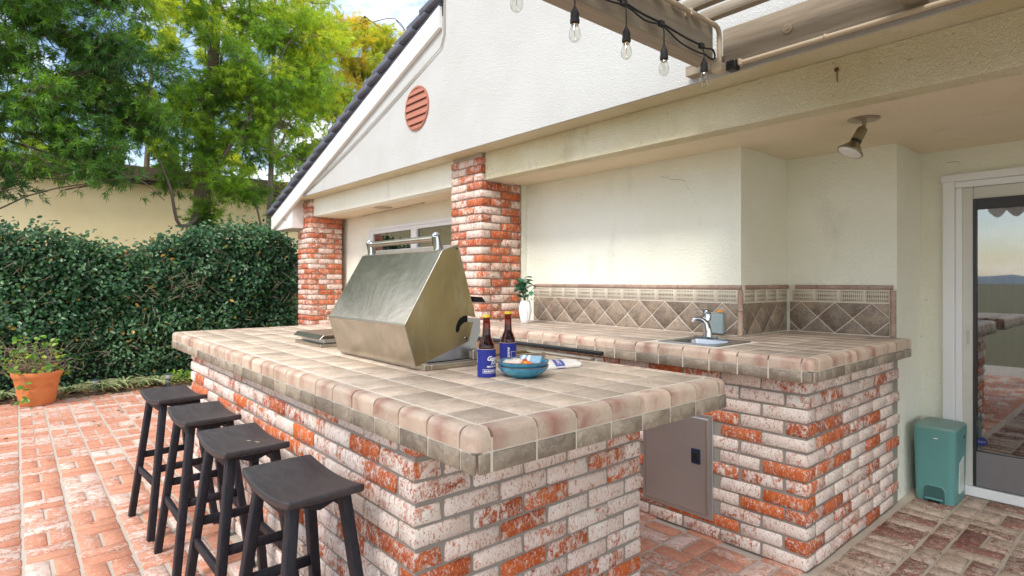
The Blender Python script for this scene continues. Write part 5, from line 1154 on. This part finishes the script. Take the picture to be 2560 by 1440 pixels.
MB().box(-20.3, -13.75, -14.3, 9.3, 3.30, 3.36).build('eave_soffit', mat_plain('dark_eave', (.05, .035, .025), .8), nb)
MB().box(-20.34, -13.71, -14.34, 9.34, 3.361, 3.62).build('roof_fascia', mat_plain('brown_fascia', (.10, .07, .045), .8), nb)

# ------------------------------------------------------------------ potted plant, garden lights, spider plants
px_, py_ = -8.02, .185
pot = thing('terracotta_pot', 'large terracotta pot with moulded relief standing by the hedge', 'plant pot', (px_, py_, 0))
MB().lathe([(q_*.78, z_) for q_, z_ in ((.0, .004), (.185, .0), (.195, .008), (.232, .18), (.256, .285), (.262, .292), (.272, .300), (.285, .335), (.283, .352), (.272, .356), (.262, .350), (.245, .29), (.24, .28), (.0, .275))], (px_, py_, 0), 48, cap=False).build('pot_body', M['terracotta'], pot, smooth=50)
rl2 = MB(); pc = math.atan2(-py_, -px_)
for dphi, n_ in ((-.05, 11), (.62, 8), (-.75, 7)):
    for i in range(n_):
        t = math.pi*(.08+.84*i/(n_-1)); rr0, rr1 = .018, .062
        def pp_(r_, t_): zz = .185+r_*math.sin(t_); ph_ = pc+dphi+r_*math.cos(t_)/.18; rad = (.232+(zz-.18)*.229)*.78+.002; return (px_+rad*math.cos(ph_), py_+rad*math.sin(ph_), zz)
        rl2.tube([pp_(rr0, t), pp_((rr0+rr1)/2, t), pp_(rr1, t)], [.003, .0055, .003], 5)
for k in range(3): rl2.tube([pp_(.07+.02*k+.01*math.sin(i_), -.3-i_*.35) for i_ in range(8)], .004, 5)
rl2.build('relief', M['terracotta'], pot, smooth=60)
MB().lathe([(.0, .285), (.187, .284)], (px_, py_, 0), 24, cap=False).build('soil', M['soil'], pot)
vn = thing('pot_vine', 'sprawling twiggy vine with fresh green leaves growing in the terracotta pot', 'plant', (px_, py_, .285))
tw = MB(); rg = random.Random(9); LP = []; LD = []
for i in range(85):
    az = rg.uniform(0, 6.28); sp_ = rg.uniform(.08, .36); hh = rg.uniform(.06, .42) if i % 3 else rg.uniform(.02, .2)
    p = [Vector((px_+rg.uniform(-.08, .08), py_+rg.uniform(-.08, .08), .28))]; e = Vector((px_+sp_*math.cos(az), py_+sp_*math.sin(az)*1.15, .30+hh)); 
    for t in (.3, .6, .8, 1.): p.append(p[0].lerp(e, t)+Vector((rg.gauss(0, .035), rg.gauss(0, .035), rg.gauss(.02, .03))))
    tw.tube(smoothp(p, 3), list(np.linspace(.0055 if i < 20 else .0032, .0012, 13)), 5, cap=False)
    for t in range(3):
        if rg.random() < .55: LP.append(p[rg.choice((2, 3, 4))]+Vector((rg.gauss(0, .02), rg.gauss(0, .02), rg.gauss(0, .015)))); LD.append((rg.gauss(0, 1), rg.gauss(0, 1), rg.gauss(-.1, .3)))
for i in range(26):
    a_ = Vector((px_+rg.uniform(-.35, .35), py_+rg.uniform(-.42, .42), .30+rg.uniform(.08, .33))); b_ = a_+Vector((rg.uniform(-.12, .12), rg.uniform(-.28, .28), rg.uniform(-.05, .05))); tw.tube([a_, (a_+b_)/2+Vector((0, 0, .02)), b_], .0018, 4, cap=False)
hang = [(px_+.19, py_-.11, .34), (px_+.225, py_-.125, .35), (px_+.215, py_-.12, .22), (px_+.20, py_-.12, .12), (px_+.21, py_-.13, .08)]; tw.tube(smoothp(hang, 3), .002, 4)
for q_ in hang[2:]:
    for _ in range(3): LP.append(Vector(q_)+Vector((rg.gauss(.01, .015), rg.gauss(0, .02), rg.gauss(0, .02)))); LD.append((rg.gauss(.5, .5), rg.gauss(0, 1), rg.gauss(-.2, .3)))
stuff(tw.build('twigs', M['twig'], vn, smooth=60))
P = np.array(LP, float); D_ = unit(np.array(LD)); P = np.repeat(P, 2, 0); D_ = unit(np.repeat(D_, 2, 0)+RNG.normal(size=P.shape)*.5); N_ = unit(np.array([.5, -.1, 1.])+RNG.normal(size=P.shape)*.4); sz = .035+.03*RNG.random(len(P))
V, Fq = oval_leaves(P, D_, N_, sz, sz*.72); put('leaves', mesh_np('leaves', V-np.array((px_, py_, .285)), Fq, M['leaf_pot'], np.repeat(RNG.random(len(P)), 6), False), vn, (px_, py_, .285))
def solar(x, y, z, label, kind=0, s=1.):
    t = thing('solar_light', label, 'garden light', (x, y, z), 'small solar stake lights by the hedge')
    dm = mat_plain('copper_brown_lamp', (.12, .07, .06), .35, .5) if kind else mat_plain('blue_grey_lamp', (.04, .07, .11), .4)
    MB().tube([(x, y, z-.02), (x, y, z+.10*s)], .006 if kind else .020*s, 12).build('stake', M['black'] if kind else dm, t, smooth=50)
    MB().lathe([(.014, .0), (.026, .012), (.030, .05), (.0, .052)], (x, y, z+.10*s), 16, cap=True).build('lamp_glass', mat_plain('amber_lamp_glass' if kind else 'frosted_lamp_body', (.45, .38, .16) if kind else (.42, .45, .47), .15), t, smooth=40)
    if kind: MB().lathe([(.0, .0), (.050, -.004), (.052, .004), (.033, .022), (.0, .023)], (x, y, z+.153*s), 20, cap=False).build('lamp_cap', dm, t, smooth=40)
    else: MB().lathe([(.0, 0), (.030, 0), (.031, .014), (.0, .016)], (x, y, z+.152*s), 16, cap=False).build('lamp_cap', dm, t, smooth=40)
solar(px_+.04, py_+.145, .29, 'copper coloured solar light stuck in the right side of the terracotta pot', 1)
solar(px_+.06, py_-.15, .29, 'dark solar light stuck in the left side of the terracotta pot under twigs', 1, .7)
solar(-8.24, 1.45, 0, 'blue grey stake light at the bed edge just left of the farthest stool')
solar(-8.33, .72, 0, 'pale topped stake light among the striped grass plants')
solar(-8.25, -.20, 0, 'blue grey stake light at the far left edge of the picture')
def spider(x, y, s, label):
    t = thing('spider_plant', label, 'plant', (x, y, .02), 'striped spider plants at the foot of the hedge')
    vs = []; f = []; tv = []
    for i in range(46):
        az = random.uniform(0, 6.28); L_ = s*random.uniform(.16, .34); el = random.uniform(.7, 1.45); w = .0085; b0 = np.array([x+random.gauss(0, .02), y+random.gauss(0, .02), .02]); dx = np.array([math.cos(az), math.sin(az), 0]); sd_ = np.array([-math.sin(az), math.cos(az), 0])
        for k in range(7):
            u = k/6; hx = L_*(u*math.cos(el)+.45*u*u); hz = L_*(u*math.sin(el)-.85*u*u*math.sin(el)); ww = w*(1-u**3)*(.55+.45*min(1, u*4)); c = b0+dx*hx+np.array([0, 0, max(-.0, hz)])
            for q_ in (-1, -.45, .45, 1): vs.append(tuple(c+sd_*ww*q_+np.array([0, 0, .003*(abs(q_) > .9)]))); tv.append(0. if abs(q_) > .9 else 1.)
        o_ = len(vs)-28
        for k in range(6):
            for q_ in range(3): a_ = o_+k*4+q_; f.append((a_, a_+1, a_+5, a_+4))
    me = bpy.data.meshes.new('leaves'); me.from_pydata([tuple(np.array(v_)-np.array((x, y, .02))) for v_ in vs], [], f); me.materials.append(M['leaf_spider']); tint(me, tv)
    put('leaves', me, t, (x, y, .02))
for x, y, s_, lab in ((-8.50, .50, .8, 'small striped spider plant just right of the terracotta pot'), (-8.40, .78, 1.15, 'striped spider plant arching over the patio edge behind the pale topped light'), (-8.44, 1.00, 1.2, 'full striped spider plant in the middle of the row'), (-8.40, 1.20, 1., 'low striped spider plant right of the middle of the row'), (-8.45, 1.38, 1., 'striped spider plant left of the blue grey stake light'), (-8.62, 1.70, .9, 'striped spider plant partly hidden behind the corner of the bar island'), (-8.45, -.12, 1., 'spider plant at the left edge of the picture beside the pot')):
    spider(x, y, s_, lab)
# dry leaves on the bed and patio edge
n = 1300; P = np.stack([-8.12-.73*RNG.random(n)+np.where(RNG.random(n) < .12, RNG.random(n)**2*3.2, 0), RNG.uniform(-.8, 2.3, n), .03+.02*RNG.random(n)], 1); P[P[:, 0] > -8.22, 2] = .006
D_ = unit(RNG.normal(size=P.shape)*np.array([1, 1, .2])); N_ = unit(np.array([0, 0, 1.])+RNG.normal(size=P.shape)*.35); sz = .03+.025*RNG.random(n); V, Fq = oval_leaves(P, D_, N_, sz, sz*.4)
a = NT('dry_leaf'); at = a.n('ShaderNodeAttribute', attribute_name='tint'); M['dry'] = a.fin(a.mix(at.outputs['Fac'], (.10, .055, .02), (.42, .26, .11)), .8)
stuff(put('leaf_litter', mesh_np('leaf_litter', V, Fq, M['dry'], np.repeat(RNG.random(n), 6), False), None, (0, 0, 0)))
n = 260; P = np.concatenate([np.stack([RNG.uniform(-7.5, -2.2, 140), RNG.uniform(-.15, .85, 140), np.full(140, .0035)], 1), np.stack([RNG.uniform(-1.05, -.1, 120), RNG.uniform(2.2, 4.4, 120), np.full(120, .0035)], 1)])
D_ = unit(RNG.normal(size=P.shape)*np.array([1, 1, .05])); N_ = unit(np.array([0, 0, 1.])+RNG.normal(size=P.shape)*.2); sz = .008+.02*RNG.random(n)**2; V, Fq = oval_leaves(P, D_, N_, sz, sz*.35)
stuff(put('debris', mesh_np('debris', V, Fq, M['dry'], np.repeat(RNG.random(n)*.7, 6), False), None, (0, 0, 0)))
n = 46; P = np.stack([RNG.uniform(-4.3, -1.2, n), RNG.uniform(.9, 1.9, n), np.full(n, .9705)], 1)
P = P[~((P[:, 0] < -1.9) & (P[:, 0] > -3.4) & (P[:, 1] > 1.15))]; n = len(P)
D_ = unit(RNG.normal(size=P.shape)*np.array([1, 1, .05])); N_ = unit(np.array([0, 0, 1.])+RNG.normal(size=P.shape)*.2); sz = .004+.008*RNG.random(n)**2; V, Fq = oval_leaves(P, D_, N_, sz, sz*.5)
stuff(put('crumbs', mesh_np('crumbs', V, Fq, M['dry'], np.repeat(RNG.random(n)*.2, 6), False), None, (0, 0, 0)))
# ground cover creeping at the corner of the island
n = 700; P = np.stack([RNG.uniform(-8.8, -8.3, n), RNG.uniform(1.5, 2.4, n), .03+.10*RNG.random(n)], 1); D_ = unit(RNG.normal(size=P.shape)); N_ = unit(np.array([.4, 0, 1.])+RNG.normal(size=P.shape)*.4); sz = .025+.015*RNG.random(n)
V, Fq = oval_leaves(P, D_, N_, sz, sz*.7); stuff(put('ground_cover', mesh_np('ground_cover', V, Fq, M['leaf_mid'], np.repeat(RNG.random(n)*.7, 6), False), None, (0, 0, 0)))
# far scenery mirrored in the glass door
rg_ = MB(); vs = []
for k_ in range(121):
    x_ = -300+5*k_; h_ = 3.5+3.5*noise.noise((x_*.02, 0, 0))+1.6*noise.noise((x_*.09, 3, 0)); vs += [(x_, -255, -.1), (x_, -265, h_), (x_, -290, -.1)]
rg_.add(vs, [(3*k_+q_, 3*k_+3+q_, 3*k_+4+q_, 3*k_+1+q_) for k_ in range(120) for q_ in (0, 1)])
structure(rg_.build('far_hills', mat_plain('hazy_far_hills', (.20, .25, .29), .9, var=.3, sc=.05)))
